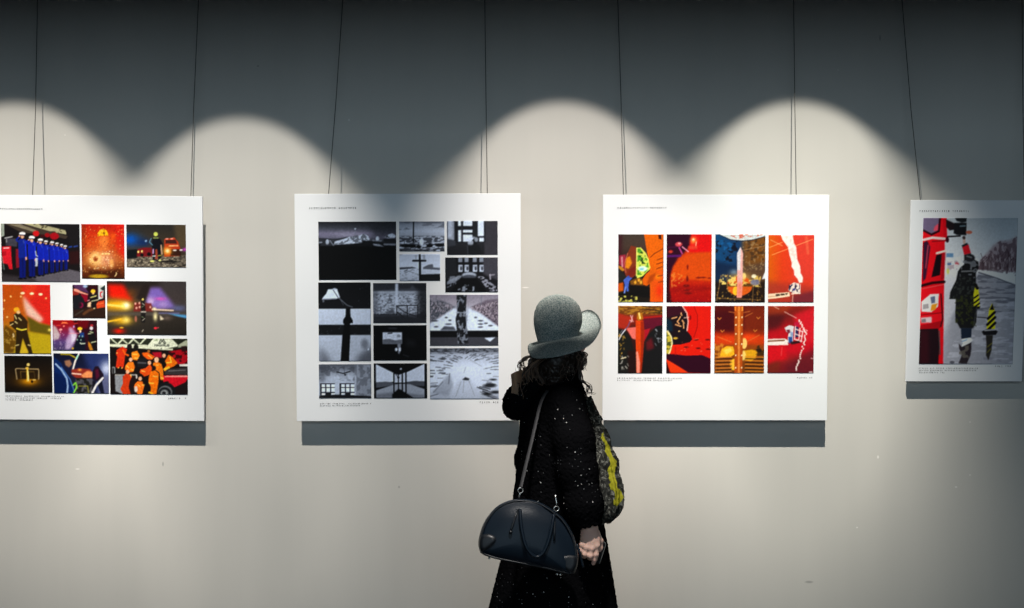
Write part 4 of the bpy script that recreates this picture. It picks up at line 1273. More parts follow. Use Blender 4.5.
def print_keel():
    c = Cv((714.5, 305.8, 764.2, 373.2), (712, 302), 8.222, (120, 30, 12))
    c.vgrad([(35, (82, 16, 16)), (220, (92, 16, 14)), (290, (214, 56, 10)), (350, (200, 60, 12)), (400, (150, 80, 14)), (585, (90, 48, 14))])
    c.poly([(260, 35), (430, 35), (430, 260), (260, 260)], (136, 44, 14), .7, 30)
    c.poly([(20, 80), (180, 80), (180, 250), (20, 230)], (62, 8, 18), .7, 30)
    c.glow(300, 290, 90, 40, (246, 70, 16), .9)
    c.glow(140, 310, 60, 30, (230, 60, 16), .8)
    for x, y, k in ((60, 136, -1), (85, 238, 1), (380, 130, -1), (355, 234, 1)):
        c.line([(x - 14, y - 6), (x - 2, y + 8), (x + 14, y - 6)], 7, (220, 130, 50), .9)
    for p in (((135, 80), (185, 88)), ((255, 88), (310, 76)), ((45, 285), (160, 330)), ((290, 325), (390, 270)), ((270, 120), (330, 90))):
        c.line(p, 5, (220, 130, 60), .8)
    c.poly([(20, 350), (430, 350), (430, 585), (20, 585)], (130, 62, 16), .6, 14)
    c.poly([(80, 385), (120, 362), (175, 365), (190, 430), (150, 450), (60, 455)], (240, 176, 30), 1, 5)
    c.poly([(90, 400), (150, 372), (170, 400), (120, 430)], (255, 222, 90), .9, 10)
    c.poly([(262, 400), (330, 390), (375, 405), (360, 460), (320, 490), (260, 470)], (232, 166, 24), 1, 5)
    c.ell(264, 340, 24, 44, (255, 205, 110), 1, 6)
    c.poly([(150, 480), (185, 465), (190, 560), (165, 560), (148, 520)], (250, 190, 50), 1, 5)
    c.ell(258, 440, 20, 40, (255, 220, 120), .9, 8)
    c.tex([(20, 340), (100, 340), (60, 460), (20, 460)], (210, 130, 40), 18, .5, 4, .8)
    c.tex([(360, 360), (430, 350), (430, 470), (360, 470)], (60, 40, 16), 18, .5, 5, .9)
    for y in (455, 485, 515, 545, 572):
        c.line([(25, y), (160, y - 4)], 9, (214, 130, 50), .85, 4)
        c.line([(275, y - 4), (425, y)], 9, (220, 132, 40), .85, 4)
        c.line([(40, y + 14), (160, y + 10)], 8, (46, 24, 8), .9, 4)
        c.line([(275, y + 10), (420, y + 14)], 8, (40, 22, 8), .9, 4)
    c.ell(386, 400, 20, 16, (30, 20, 14), .9, 6)
    c.poly([(182, 35), (255, 35), (250, 585), (186, 585)], (180, 74, 16), 1, 2)
    c.poly([(208, 35), (232, 35), (232, 585), (212, 585)], (226, 120, 40), .9, 6)
    c.line([(220, 35), (222, 585)], 6, (244, 160, 80), .8, 4)
    c.poly([(182, 35), (198, 35), (196, 75), (182, 65)], (246, 130, 40), 1, 3)
    c.poly([(240, 35), (255, 35), (255, 70), (240, 75)], (246, 150, 60), 1, 3)
    for y in (126, 188, 262, 345, 438, 540):
        c.ell(196, y, 6, 7, (255, 236, 190), 1, 3)
        c.ell(245, y, 6, 7, (255, 236, 190), 1, 3)
    c.grain(.12, 12, 6)
    return c, 'photo of an orange keel beam over yellow blades'


def print_lift_basket():
    c = Cv((767.7, 306.0, 813.7, 373.0), (764, 302), 8.222, (190, 26, 22))
    c.vgrad([(30, (140, 30, 20)), (120, (120, 26, 26)), (240, (190, 16, 28)), (400, (206, 14, 34)), (480, (150, 30, 30)), (585, (110, 20, 30))])
    c.poly([(28, 30), (230, 30), (180, 90), (28, 130)], (160, 54, 24), .8, 30)
    c.poly([(28, 100), (180, 100), (130, 210), (28, 240)], (70, 20, 24), .8, 36)
    c.poly([(230, 110), (410, 40), (410, 330), (320, 330)], (220, 26, 40), .9, 30)
    c.poly([(28, 380), (180, 350), (190, 470), (28, 510)], (222, 18, 30), .9, 24)
    c.poly([(170, 520), (410, 380), (410, 585), (200, 585)], (100, 24, 36), .8, 40)
    c.poly([(28, 510), (130, 480), (130, 585), (28, 585)], (120, 40, 24), .7, 24)
    c.line([(80, 36), (120, 58)], 5, (250, 200, 180), .9)
    c.line([(165, 80), (265, 132)], 5, (250, 200, 190), .95)
    c.poly([(28, 304), (170, 300), (190, 312), (200, 352), (28, 356)], (252, 240, 232), 1, 2)
    c.line([(28, 322), (165, 314)], 12, (120, 60, 24), .9, 3)
    c.poly([(168, 210), (205, 190), (245, 200), (240, 250), (238, 340), (190, 330), (200, 260), (180, 240)], (226, 222, 226), 1, 3)
    c.poly([(182, 228), (210, 225), (215, 250), (195, 262)], (110, 20, 40), .9, 4)
    c.poly([(198, 285), (232, 285), (235, 338), (205, 340)], (30, 70, 150), .95, 5)
    c.poly([(215, 240), (240, 250), (240, 290), (218, 280)], (120, 150, 200), .8, 5)
    c.poly([(250, 200), (282, 205), (280, 290), (252, 290)], (36, 36, 90), 1, 4)
    c.ell(268, 182, 22, 20, (196, 24, 60), 1, 5)
    for p in (((256, 200), (250, 305)), ((295, 215), (285, 310)), ((318, 240), (305, 318)), ((250, 305), (310, 325)), ((255, 220), (318, 245)), ((252, 260), (314, 285))):
        c.line(p, 9, (250, 224, 222), .95, 3)
    c.poly([(215, 325), (290, 318), (300, 335), (225, 350)], (40, 20, 24), .95, 4)
    g = random.Random(7)
    pts = [(290, 150), (310, 185), (330, 225), (345, 250), (335, 300), (325, 350), (310, 415), (290, 480), (275, 520), (272, 570)]
    for (x0, y0), (x1, y1) in zip(pts[:-1], pts[1:]):
        for k in range(4):
            t = k / 4
            c.ell(x0 + (x1 - x0) * t + g.uniform(-8, 8), y0 + (y1 - y0) * t, 6, 8, (255, 236, 230), .95, 4)
    c.line([(345, 230), (355, 236)], 6, (255, 230, 225))
    c.line([(388, 462), (405, 465)], 6, (255, 230, 225), .9)
    c.line([(148, 370), (142, 440)], 6, (250, 90, 90), .8, 4)
    c.poly([(370, 572), (400, 570), (400, 585), (372, 585)], (240, 215, 215), .95, 4)
    c.grain(.08, 16, 6)
    return c, 'photo of workers in a white lift basket on a red hull'


# ------------------------------------------------------------------ fourth board
def print_winter_road():
    c = Cv((921.1, 218.0, 1015.1, 364.0), (900, 195), 5.79, (170, 170, 180), -6.2 / 146)
    # drawing units: 5.79 per unit of the board, y from 195
    c.vgrad([(130, (150, 158, 166)), (260, (176, 182, 190)), (400, (196, 200, 206)), (445, (206, 208, 214)), (560, (150, 152, 162)), (1000, (146, 146, 162))])
    c.poly([(250, 470), (455, 448), (300, 700), (200, 900), (120, 900)], (196, 196, 206), .7, 24)
    c.poly([(455, 445), (690, 500), (690, 1000), (250, 1000), (300, 700)], (140, 142, 154), 1, 14)
    for y, a in ((480, 60), (520, 90), (560, 90), (600, 110), (650, 60)):
        c.tex([(455, y - 25), (690, y - 10), (690, y + 30), (430, y + 20)], (92, 94, 106), 60, .55, y, .8, 9)
    c.tex([(420, 600), (690, 600), (690, 980), (250, 980)], (176, 178, 192), 70, .56, 5, .6, 16)
    c.tex([(480, 820), (690, 820), (690, 980), (480, 980)], (110, 110, 126), 80, .56, 9, .6, 14)
    c.poly([(455, 432), (690, 440), (690, 520), (560, 480)], (216, 220, 226), 1, 6)
    c.line([(455, 446), (560, 478), (690, 530)], 6, (74, 76, 86), .9)
    # thicket
    th = [(450, 430), (465, 375), (500, 340), (540, 290), (580, 265), (630, 262), (680, 240), (690, 250), (690, 440), (640, 445), (560, 435)]
    c.poly(th, (142, 126, 134), .9, 14)
    c.tex(th, (90, 72, 80), 14, .5, 6, .8, 22)
    g = random.Random(3)
    for i in range(46):
        x = g.uniform(470, 685)
        y0 = g.uniform(405, 440) + (x - 470) * .08
        h = g.uniform(50, 60 + (x - 450) * .45)
        c.line([(x, y0), (x + g.uniform(-12, 12), y0 - h * .6), (x + g.uniform(-30, 30), y0 - h)], 3.2, (66, 50, 56), .7, 2)
    c.tex([(460, 410), (690, 425), (690, 470), (540, 440)], (90, 74, 80), 16, .56, 16, .6, 26)
    # far vehicles
    c.poly([(270, 335), (310, 335), (310, 358), (270, 358)], (76, 118, 160), .9, 4)
    c.poly([(275, 385), (345, 375), (340, 430), (275, 430)], (150, 130, 140), .7, 8)
    c.line([(280, 398), (310, 396)], 10, (50, 90, 140), .9, 4)
    c.ell(330, 400, 12, 14, (190, 60, 70), .7, 8)
    c.ell(278, 440, 8, 16, (190, 190, 70), .8, 6)
    c.tex([(262, 360), (350, 360), (340, 470), (262, 470)], (230, 232, 236), 20, .55, 5, .7)
    # the red lorry
    c.poly([(130, 125), (272, 125), (276, 260), (262, 270), (256, 500), (245, 1000), (105, 1000), (105, 500)], (196, 10, 22), 1, 3)
    c.poly([(138, 125), (240, 125), (228, 205), (180, 226), (138, 205)], (96, 84, 112), 1, 4)
    c.poly([(205, 180), (235, 160), (222, 210), (196, 205)], (222, 60, 80), .8, 6)
    c.line([(236, 128), (228, 208), (185, 228), (138, 204)], 12, (40, 6, 16), 1, 4)
    c.poly([(250, 125), (272, 125), (276, 250), (258, 262)], (180, 6, 20), 1, 3)
    c.line([(140, 258), (190, 246), (260, 252)], 14, (250, 180, 180), 1, 5)
    c.line([(190, 268), (262, 262)], 7, (120, 6, 14), .9)
    c.poly([(138, 275), (160, 262), (178, 300), (150, 480), (132, 500)], (44, 16, 40), 1, 5)
    c.line([(165, 290), (150, 420)], 7, (200, 60, 80), .7, 5)
    c.line([(215, 335), (265, 322)], 12, (255, 190, 180), 1, 5)
    c.poly([(212, 345), (245, 338), (232, 462), (182, 474)], (18, 8, 14), 1, 4)
    c.poly([(245, 335), (266, 330), (256, 480), (236, 490)], (150, 8, 20), .9, 6)
    c.line([(105, 528), (190, 506), (256, 500)], 16, (36, 6, 10), 1, 5)
    c.line([(130, 540), (255, 515)], 5, (230, 90, 90), .7)
    c.poly([(105, 548), (248, 530), (248, 730), (105, 760)], (206, 14, 26), 1, 4)
    # lamp (drawn from the lower close-up: y = 550 + (v / 5.29 - 0) * 5.79)
    def q(x, v):
        return (x * 5.79 / 5.29, 550 + v * 5.79 / 5.29)
    c.poly([q(112, 60), q(160, 20), q(205, 18), q(200, 85), q(165, 115), q(112, 112)], (206, 204, 206), 1, 3)
    c.poly([q(160, 35), q(185, 30), q(185, 65), q(165, 70)], (70, 80, 110), .9, 4)
    c.poly([q(165, 75), q(198, 68), q(185, 102), q(160, 110)], (236, 130, 30), 1, 4)
    c.poly([q(120, 75), q(150, 70), q(150, 95), q(120, 100)], (130, 124, 128), .8, 4)
    c.line([q(110, 130), q(220, 118)], 6, (120, 6, 14), .9)
    c.poly([q(108, 145), q(165, 140), q(165, 170), q(110, 172)], (190, 180, 186), .95, 6)
    c.poly([q(112, 152), q(135, 150), q(135, 168), q(112, 170)], (96, 90, 96), .8, 4)
    c.poly([q(105, 185), q(220, 160), q(215, 195), q(200, 205), q(105, 210)], (150, 8, 18), 1, 4)
    c.poly([q(95, 206), q(200, 202), q(206, 300), q(198, 395), q(90, 395)], (26, 12, 18), 1, 4)
    c.poly([q(105, 210), q(150, 210), q(150, 390), q(100, 390)], (52, 12, 20), .6, 16)
    c.line([q(205, 215), q(208, 340)], 8, (40, 70, 70), .7, 4)
    c.line([q(216, 20), q(224, 150), q(214, 190)], 9, (60, 8, 16), .9, 4)
    # mirror, arm and hand
    c.poly([(270, 140), (322, 165), (318, 200), (290, 205), (270, 185)], (26, 18, 22), 1, 4)
    c.poly([(318, 160), (388, 160), (386, 232), (330, 230), (312, 220)], (20, 20, 24), 1, 3)
    c.poly([(318, 125), (388, 125), (388, 155), (360, 160), (330, 150)], (26, 28, 32), 1, 3)
    c.line([(352, 180), (380, 178)], 9, (90, 110, 120), .8)
    c.ell(402, 215, 18, 10, (170, 90, 70), 1, 4)
    c.line([(278, 240), (350, 236)], 9, (24, 22, 26))
    c.ell(276, 258, 10, 16, (46, 6, 14), 1, 4)
    c.line([(373, 245), (374, 275)], 14, (176, 150, 140), 1, 4)
    c.ell(372, 246, 9, 10, (60, 50, 50), 1, 4)
    c.poly([(358, 290), (390, 275), (398, 288), (364, 306)], (24, 30, 34), 1, 3)
    c.poly([(362, 300), (398, 285), (412, 335), (372, 345)], (196, 20, 34), 1, 3)
    # person in a dark parka
    c.poly([(372, 345), (412, 335), (420, 365), (455, 385), (456, 420), (440, 450), (440, 520), (428, 548), (440, 590), (446, 650), (440, 735), (420, 770), (345, 770), (318, 720), (322, 600), (285, 600), (290, 560), (325, 490), (335, 440), (352, 415), (372, 400)], (24, 24, 26), 1, 3)
    c.tex([(375, 350), (455, 390), (440, 480), (340, 470), (350, 415)], (110, 114, 122), 18, .62, 4, .8)
    c.tex([(325, 480), (440, 470), (430, 600), (290, 600)], (48, 52, 50), 12, .6, 14, .8)
    c.tex([(318, 580), (440, 580), (440, 760), (318, 740)], (46, 50, 28), 14, .52, 9, .85)
    c.line([(358, 440), (420, 438)], 7, (150, 154, 160), .7, 4)
    c.ell(405, 362, 30, 22, (34, 34, 38), 1, 5)
    c.line([(388, 352), (415, 360)], 6, (150, 154, 160), .7, 4)
    c.poly([q(320, 200), q(378, 200), q(374, 255), q(322, 258)], (26, 34, 50), 1, 3)
    c.poly([q(324, 258), q(372, 250), q(382, 265), q(345, 300), q(318, 305), q(330, 280)], (206, 210, 216), 1, 3)
    c.line([q(328, 270), q(350, 262)], 8, (120, 150, 180), .8)
    c.poly([q(308, 282), q(325, 300), q(375, 275), q(375, 310), q(370, 345), q(350, 390), q(306, 388), q(325, 340), q(310, 310)], (40, 34, 40), 1, 4)
    c.tex([q(310, 300), q(375, 290), q(360, 388), q(308, 388)], (90, 86, 80), 20, .56, 3, .8)
    c.ell(q(272, 382)[0], q(272, 382)[1], 14, 8, (60, 60, 70), .8, 4)
    # cones and their reflection
    c.poly([q(390, 90), q(388, 20), q(398, -25), q(412, -25), q(418, 20), q(420, 88)], (196, 190, 30), 1, 3)
    c.line([q(400, -30), q(408, -12)], 18, (24, 22, 20))
    for a, b in (((392, 40), (412, 25)), ((392, 66), (418, 46)), ((395, 86), (420, 68))):
        c.line([q(*a), q(*b)], 9, (26, 24, 20), 1, 2)
    c.poly([q(386, 86), q(424, 84), q(420, 98), q(390, 98)], (22, 22, 24), 1, 3)
    c.poly([q(456, 205), q(470, 100), q(486, 68), q(500, 102), q(502, 205)], (214, 206, 26), 1, 2)
    c.poly([q(472, 104), q(488, 70), q(498, 104)], (22, 20, 22), 1, 3)
    for a, b in (((464, 150), (500, 115)), ((460, 182), (502, 142)), ((468, 205), (502, 172))):
        c.line([q(*a), q(*b)], 15, (24, 22, 20), 1, 2)
    c.poly([q(430, 218), q(456, 205), q(500, 205), q(516, 218), q(505, 236), q(440, 238)], (24, 24, 28), 1, 3)
    c.line([q(448, 212), q(502, 208)], 8, (190, 190, 196), .8, 3)
    c.poly([q(452, 238), q(490, 238), q(482, 320), q(465, 372), q(452, 345), q(455, 290)], (42, 40, 38), 1, 4)
    c.line([q(460, 300), q(484, 280)], 7, (110, 104, 40), .7, 3)
    c.line([q(458, 330), q(478, 310)], 7, (100, 96, 40), .7, 3)
    c.line([q(410, 142), q(455, 145)], 7, (50, 50, 56), .9, 4)
    c.line([q(388, 195), q(392, 160), q(405, 90)], 6, (60, 60, 68), .7, 4)
    c.grain(.06, 12, 6)
    return c, 'photo of a person reaching up to a red lorry on a winter road'
# ------------------------------------------------------------------ materials of the boards
M_BOARD = mat('board_white', (0.80, 0.825, 0.865), 0.55, 0.2)
M_PRINT = mat('print_ink', (0.5, 0.5, 0.5), 0.5, 0.08)
_nt, _n, _l, _b = nodes(M_PRINT)
_at = _n.new('ShaderNodeVertexColor')
_at.layer_name = 'ink'
_l.new(_at.outputs['Color'], _b.inputs['Base Color'])
M_TEXT = mat('text_ink', (0.06, 0.06, 0.07), 0.6, 0.1)
M_WIRE = mat('wire_steel', (0.05, 0.05, 0.05), 0.45, 0.4, 0.3)


def make_panel(quad, tilt, gap, prints, texts, wires, label, gain=1.0):
    """quad: tl, tr, bl, br of the board in the frame; the board leans out at the top and hangs from wires."""
    (tlx, tly), (trx, try_), (blx, bly), (brx, bry) = quad
    tau = math.radians(tilt)
    d0 = D - gap
    pb = (bly + bry) / 2
    pt = (tly + try_) / 2
    zb = CZ + (304 - pb) * d0 / F
    K = (304 - pt) / F
    h = (K * d0 - (zb - CZ)) / (math.cos(tau) + K * math.sin(tau))
    d1 = d0 - h * math.sin(tau)
    xb0, xb1 = (blx - 512) * d0 / F, (brx - 512) * d0 / F
    xt0, xt1 = (tlx - 512) * d1 / F, (trx - 512) * d1 / F
    w = ((xb1 - xb0) + (xt1 - xt0)) / 2
    xc = (xb0 + xb1) / 2
    roll = math.atan2((xt0 + xt1) / 2 - xc, h)
    root = empty('picture_panel', (xc, -gap, zb), label, 'display board', 'display boards hung along the wall')
    root.rotation_euler = (tau, roll, 0)       # local x right, z up the board, -y out of its face
    t = 0.012
    bm = bmesh.new()
    add_box(bm, -w / 2, 0, 0, w / 2, t, h)
    bmesh.ops.bevel(bm, geom=list(bm.edges), offset=0.0012, segments=1, affect='EDGES')
    from_bm('board', bm, M_BOARD, root, False)

    def loc(px, py):
        v = (py - pt) / (pb - pt)
        l = tlx + (blx - tlx) * v
        r = trx + (brx - trx) * v
        k = (304 - py) / F
        return ((px - l) / (r - l) - .5) * w, (k * d0 - (zb - CZ)) / (math.cos(tau) + k * math.sin(tau))

    for c, lab in prints:
        x0, y0, x1, y1 = c.rect
        my, mx = (y0 + y1) / 2, (x0 + x1) / 2
        a0, a1 = loc(x0, my)[0], loc(x1, my)[0]
        b0, b1 = loc(mx, y1)[1], loc(mx, y0)[1]
        g = np.clip(linarr(c.grid()) * gain, 0, .93)
        ny, nx = g.shape[:2]
        uu, vv = np.meshgrid(np.linspace(a0, a1, nx), np.linspace(b1, b0, ny))
        V = np.stack([uu, np.full_like(uu, -0.0012), vv], -1).reshape(-1, 3)
        I = np.arange(nx * ny).reshape(ny, nx)
        Q = np.stack([I[1:, :-1], I[1:, 1:], I[:-1, 1:], I[:-1, :-1]], -1).reshape(-1, 4)
        # a sheet with an edge: the border drops back to the board
        ring = np.concatenate([I[0, :], I[1:, -1], I[-1, -2::-1], I[-2:0:-1, 0]])
        n0 = len(V)
        back = V[ring].copy()
        back[:, 1] = 0.0
        V = np.concatenate([V, back])
        k = np.arange(len(ring))
        k2 = (k + 1) % len(ring)
        Q = np.concatenate([Q, np.stack([ring[k], ring[k2], n0 + k2, n0 + k], -1)])
        o = from_arrays('photo_print', V, Q, M_PRINT, root, False, False)
        cols = np.ones((len(V), 4), np.float32)
        cols[:n0, :3] = g.reshape(-1, 3)
        cols[n0:, :3] = g.reshape(-1, 3)[ring]
        ca = o.data.color_attributes.new('ink', 'FLOAT_COLOR', 'POINT')
        ca.data.foreach_set('color', cols.ravel())
        o['label'] = lab
    # rows of tiny characters, too small in the photograph to be read
    for name, x0, x1, y, ch, gaps, seed in texts:
        rnd = random.Random(seed)
        bm = bmesh.new()
        x = x0
        while x < x1:
            if not any(a < x < b for a, b in gaps):
                cw = ch * .74
                for _ in range(3):
                    if rnd.random() < .5:
                        yy = y + rnd.choice((.1, .45, .85)) * ch
                        q = (x, yy, x + cw * .8, yy + ch * .21)
                    else:
                        xx = x + rnd.choice((.05, .35, .65)) * cw
                        q = (xx, y, xx + ch * .21, y + ch)
                    p0, p1 = loc(q[0], q[3]), loc(q[2], q[1])
                    vs = [bm.verts.new(p) for p in ((p0[0], -.0009, p0[1]), (p1[0], -.0009, p0[1]), (p1[0], -.0009, p1[1]), (p0[0], -.0009, p1[1]))]
                    bm.faces.new(vs)
            x += ch * 1.36
        from_bm(name, bm, M_TEXT, root, False)['label'] = 'rows of tiny grey characters'
    # wires run from clips on the board's top edge up to the rail above
    top_y = -gap - h * math.sin(tau)
    for pts in wires:
        P = []
        n = len(pts)
        for i, (px, py) in enumerate(pts):
            f = i / (n - 1)                    # 0 top .. 1 board
            yy = -0.035 + (top_y + 0.006 + 0.035) * f ** 1.5
            P.append(W(px, py, yy))
        a, b = P[0], P[1]
        P.insert(0, a + (a - b).normalized() * 0.25)
        P[-1].z = zb + h * math.cos(tau) - 0.004
        bm = bmesh.new()
        add_tube(bm, P, 0.0016, 6)
        from_bm('hanging_wire', bm, M_WIRE, root)
    return root


make_panel(((-25, 195.5), (201.3, 195.5), (-22.5, 420.3), (205.0, 420.3)), 3.6, 0.054,
           [f() for f in (print_salute, print_sparks, print_night_truck, print_foam, print_crew, print_fog, print_spray, print_goal, print_hose, print_group)],
           [('title_text', 1, 43.5, 208.6, 1.5, ((23.5, 25),), 1),
            ('caption_text', 5.2, 64, 396.0, 1.15, ((22, 23.5), (39, 41), (59, 60)), 2), ('caption_text', 5.2, 61, 397.9, 1.15, ((34, 36), (47, 50)), 3), ('caption_text', 5.2, 33, 399.8, 1.15, ((16, 18),), 4),
            ('credit_text', 168.5, 187.5, 396.9, 1.4, ((181, 184),), 5)],
           [((37.5, 0), (35.5, 110), (32.5, 195)), ((198.5, 0), (194, 100), (190.8, 195))],
           'left-hand white display board, ten colour photos of firefighters', 0.9)
make_panel(((293.6, 193.8), (521.4, 193.4), (297.4, 421), (520.6, 421)), 2.6, 0.053,
           [f() for f in (print_snow_hills, print_pole_field, print_cross_pole, print_window_figure, print_workshop, print_lamp_cross, print_railing, print_dark_window, print_fan_room, print_corridor, print_post_path, print_ice_field)],
           [('title_text', 308.6, 355.8, 206.9, 1.7, ((336, 338),), 11),
            ('caption_text', 320.5, 371.5, 402.8, 1.15, ((331, 332.5), (345, 348.5), (368.5, 370)), 12), ('caption_text', 320.5, 360, 404.8, 1.15, ((331, 333),), 13),
            ('credit_text', 479.5, 499, 401.6, 1.6, ((489, 492),), 15)],
           [((342.8, 0), (336, 100), (328.5, 194)), ((484.8, 0), (486, 100), (487.3, 194))],
           'white display board with monochrome blue-black photos, behind and left of the person', 1.12)
make_panel(((602.9, 195), (829.5, 194.4), (602.4, 420.6), (827.0, 420.3)), 2.2, 0.058,
           [f() for f in (print_propeller, print_bow_sphere, print_pillar, print_water_jet, print_rudder, print_black_blade, print_keel, print_lift_basket)],
           [('title_text', 617.5, 665.8, 207.0, 1.6, ((646, 648),), 21),
            ('caption_text', 617.4, 681.5, 377.6, 1.2, ((624, 625.5), (641, 643), (656, 657)), 22), ('caption_text', 617.4, 672.5, 379.7, 1.2, ((629, 633), (651, 652)), 23),
            ('credit_text', 797, 812, 376.9, 1.3, ((806, 809),), 25)],
           [((617.8, 0), (621, 100), (623.4, 195)), ((793.6, 0), (794.8, 100), (796.2, 195))],
           'white display board with eight red and orange photos in two rows of four', 0.86)
make_panel(((911.8, 200), (1028.5, 200.2), (905.0, 382), (1022.6, 381)), 5.5, 0.042,
           [print_winter_road()],
           [('title_text', 920, 969.5, 210.2, 1.6, ((949.5, 951),), 31),
            ('caption_text', 918.3, 978, 367.6, 1.2, ((927, 928.5), (934, 935.5), (944, 946)), 32), ('caption_text', 918.3, 977, 369.7, 1.2, ((942, 944),), 33), ('caption_text', 918.8, 944, 371.9, 1.2, ((938, 939.5),), 34),
            ('credit_text', 995.5, 1011.5, 365.4, 1.5, ((1003, 1005),), 35)],
           [((902, 0), (911, 110), (920.5, 200)), ((1022, 0), (1023, 110), (1024.5, 200))],
           'smallest white display board, one tall photo of a red lorry, at right edge', 1.6)
# ------------------------------------------------------------------ the setting
def structure(name, bm, m):
    o = from_bm(name, bm, m)
    o['kind'] = 'structure'
    return o


M_WALL = mat('wall_paint', (0.56, 0.545, 0.50), 0.62, 0.25)
nt, n, l, b = nodes(M_WALL)
tc = n.new('ShaderNodeTexCoord')
mp = n.new('ShaderNodeMapping')
mp.inputs['Scale'].default_value = (2.2, 1, 0.25)
l.new(tc.outputs['Object'], mp.inputs['Vector'])
nz = n.new('ShaderNodeTexNoise')
nz.inputs['Scale'].default_value = 1.6
nz.inputs['Detail'].default_value = 5
l.new(mp.outputs['Vector'], nz.inputs['Vector'])
cr = n.new('ShaderNodeValToRGB')
cr.color_ramp.elements[0].position = 0.3
cr.color_ramp.elements[0].color = (0.56, 0.549, 0.519, 1)
cr.color_ramp.elements[1].position = 0.7
cr.color_ramp.elements[1].color = (0.61, 0.595, 0.562, 1)
l.new(nz.outputs['Fac'], cr.inputs['Fac'])
# chips and scuffs of the paint, each at its own place
prev = cr.outputs['Color']
for px, py, rx, rz, k in ((525.5, 287.5, 3.2, .7, .86), (77.5, 469, 2, .7, .82), (878, 457, .9, 1.6, .86), (970, 422, .7, .7, .8), (970, 475, .8, .7, .8), (956, 487, 1.2, .8, .8),
                          (857, 527.5, .9, .8, .85), (163, 464, .8, 2.2, .34), (399, 487, .9, 1.2, .36), (349, 120, .8, 1.1, .8), (144, 162, .7, .7, .8), (258, 66, .8, .8, .3), (65, 135, .7, .7, .75), (809, 582, 4, 1.2, .36),
                          (880, 38, .6, 3, .3), (838, 70, .6, .8, .75), (487, 73, .7, .7, .7)):
    c = W(px, py, 0)
    s = D / F
    vm = n.new('ShaderNodeVectorMath')
    vm.operation = 'SUBTRACT'
    vm.inputs[1].default_value = (c.x, 0, c.z)
    l.new(tc.outputs['Object'], vm.inputs[0])
    v2 = n.new('ShaderNodeVectorMath')
    v2.operation = 'MULTIPLY'
    v2.inputs[1].default_value = (1 / (rx * s), 0, 1 / (rz * s))
    l.new(vm.outputs[0], v2.inputs[0])
    v3 = n.new('ShaderNodeVectorMath')
    v3.operation = 'LENGTH'
    l.new(v2.outputs[0], v3.inputs[0])
    mr = n.new('ShaderNodeMapRange')
    mr.inputs['From Min'].default_value = 0.6
    mr.inputs['From Max'].default_value = 1.3
    mr.inputs['To Min'].default_value = 0.9
    mr.inputs['To Max'].default_value = 0
    l.new(v3.outputs['Value'], mr.inputs['Value'])
    mx = n.new('ShaderNodeMixRGB')
    mx.inputs['Color2'].default_value = (k, k * .98, k * .95, 1)
    l.new(mr.outputs['Result'], mx.inputs['Fac'])
    l.new(prev, mx.inputs['Color1'])
    prev = mx.outputs['Color']
l.new(prev, b.inputs['Base Color'])
bp = n.new('ShaderNodeBump')
bp.inputs['Strength'].default_value = 0.05
n2 = n.new('ShaderNodeTexNoise')
n2.inputs['Scale'].default_value = 60
l.new(tc.outputs['Object'], n2.inputs['Vector'])
l.new(n2.outputs['Fac'], bp.inputs['Height'])
l.new(bp.outputs['Normal'], b.inputs['Normal'])

bm = bmesh.new()
add_box(bm, -6, 0, 0, 6, 0.15, 3.5)
structure('wall_back', bm, M_WALL)

M_FLOOR = mat('floor_stone', (0.10, 0.10, 0.105), 0.35, 0.4)
nt, n, l, b = nodes(M_FLOOR)
tc = n.new('ShaderNodeTexCoord')
br = n.new('ShaderNodeTexBrick')
br.offset = 0
br.inputs['Scale'].default_value = 1.0
br.inputs['Brick Width'].default_value = 0.8
br.inputs['Row Height'].default_value = 0.8
br.inputs['Mortar Size'].default_value = 0.004
br.inputs['Color1'].default_value = (0.16, 0.155, 0.15, 1)
br.inputs['Color2'].default_value = (0.14, 0.14, 0.14, 1)
br.inputs['Mortar'].default_value = (0.05, 0.05, 0.05, 1)
l.new(tc.outputs['Object'], br.inputs['Vector'])
l.new(br.outputs['Color'], b.inputs['Base Color'])
bm = bmesh.new()
add_box(bm, -6, -9, -0.1, 6, 0, 0)
structure('floor', bm, M_FLOOR)

M_CEIL = mat('ceiling_black', (0.03, 0.03, 0.032), 0.8, 0.1)
bm = bmesh.new()
add_box(bm, -6, -9, 3.3, 6, 0, 3.4)
structure('ceiling', bm, M_CEIL)
# unseen drop board, added to shade the top of the wall
bm = bmesh.new()
add_box(bm, -6, -1.42, 2.54, 6, -1.30, 3.3)
structure('added_shade_baffle', bm, M_CEIL)
# skirting below the frame
bm = bmesh.new()
add_box(bm, -6, -0.015, 0, 6, 0, 0.12)
structure('baseboard_back', bm, M_CEIL)
# picture rail the wires hang from, just above the frame
bm = bmesh.new()
add_box(bm, -6, -0.05, 2.98, 6, 0.0, 3.03)
structure('trim_rail', bm, M_CEIL)

# ------------------------------------------------------------------ light
w = bpy.data.worlds.new('World')
SC.world = w
w.use_nodes = True
w.node_tree.nodes['Background'].inputs['Color'].default_value = (0.5, 0.7, 1, 1)
w.node_tree.nodes['Background'].inputs['Strength'].default_value = 0.0

SPOT_L, SPOT_Z = 1.0, 3.0
# beam profile of the lamps from the upper edge of the beam (v < 0) to the lower one
RAMP = [(-.37, 1.15), (-.26, 1.85), (-.087, 3.05), (.087, 5.3), (.19, 7.9), (.28, 10.0), (.364, 11.0), (.5, 8.0)]


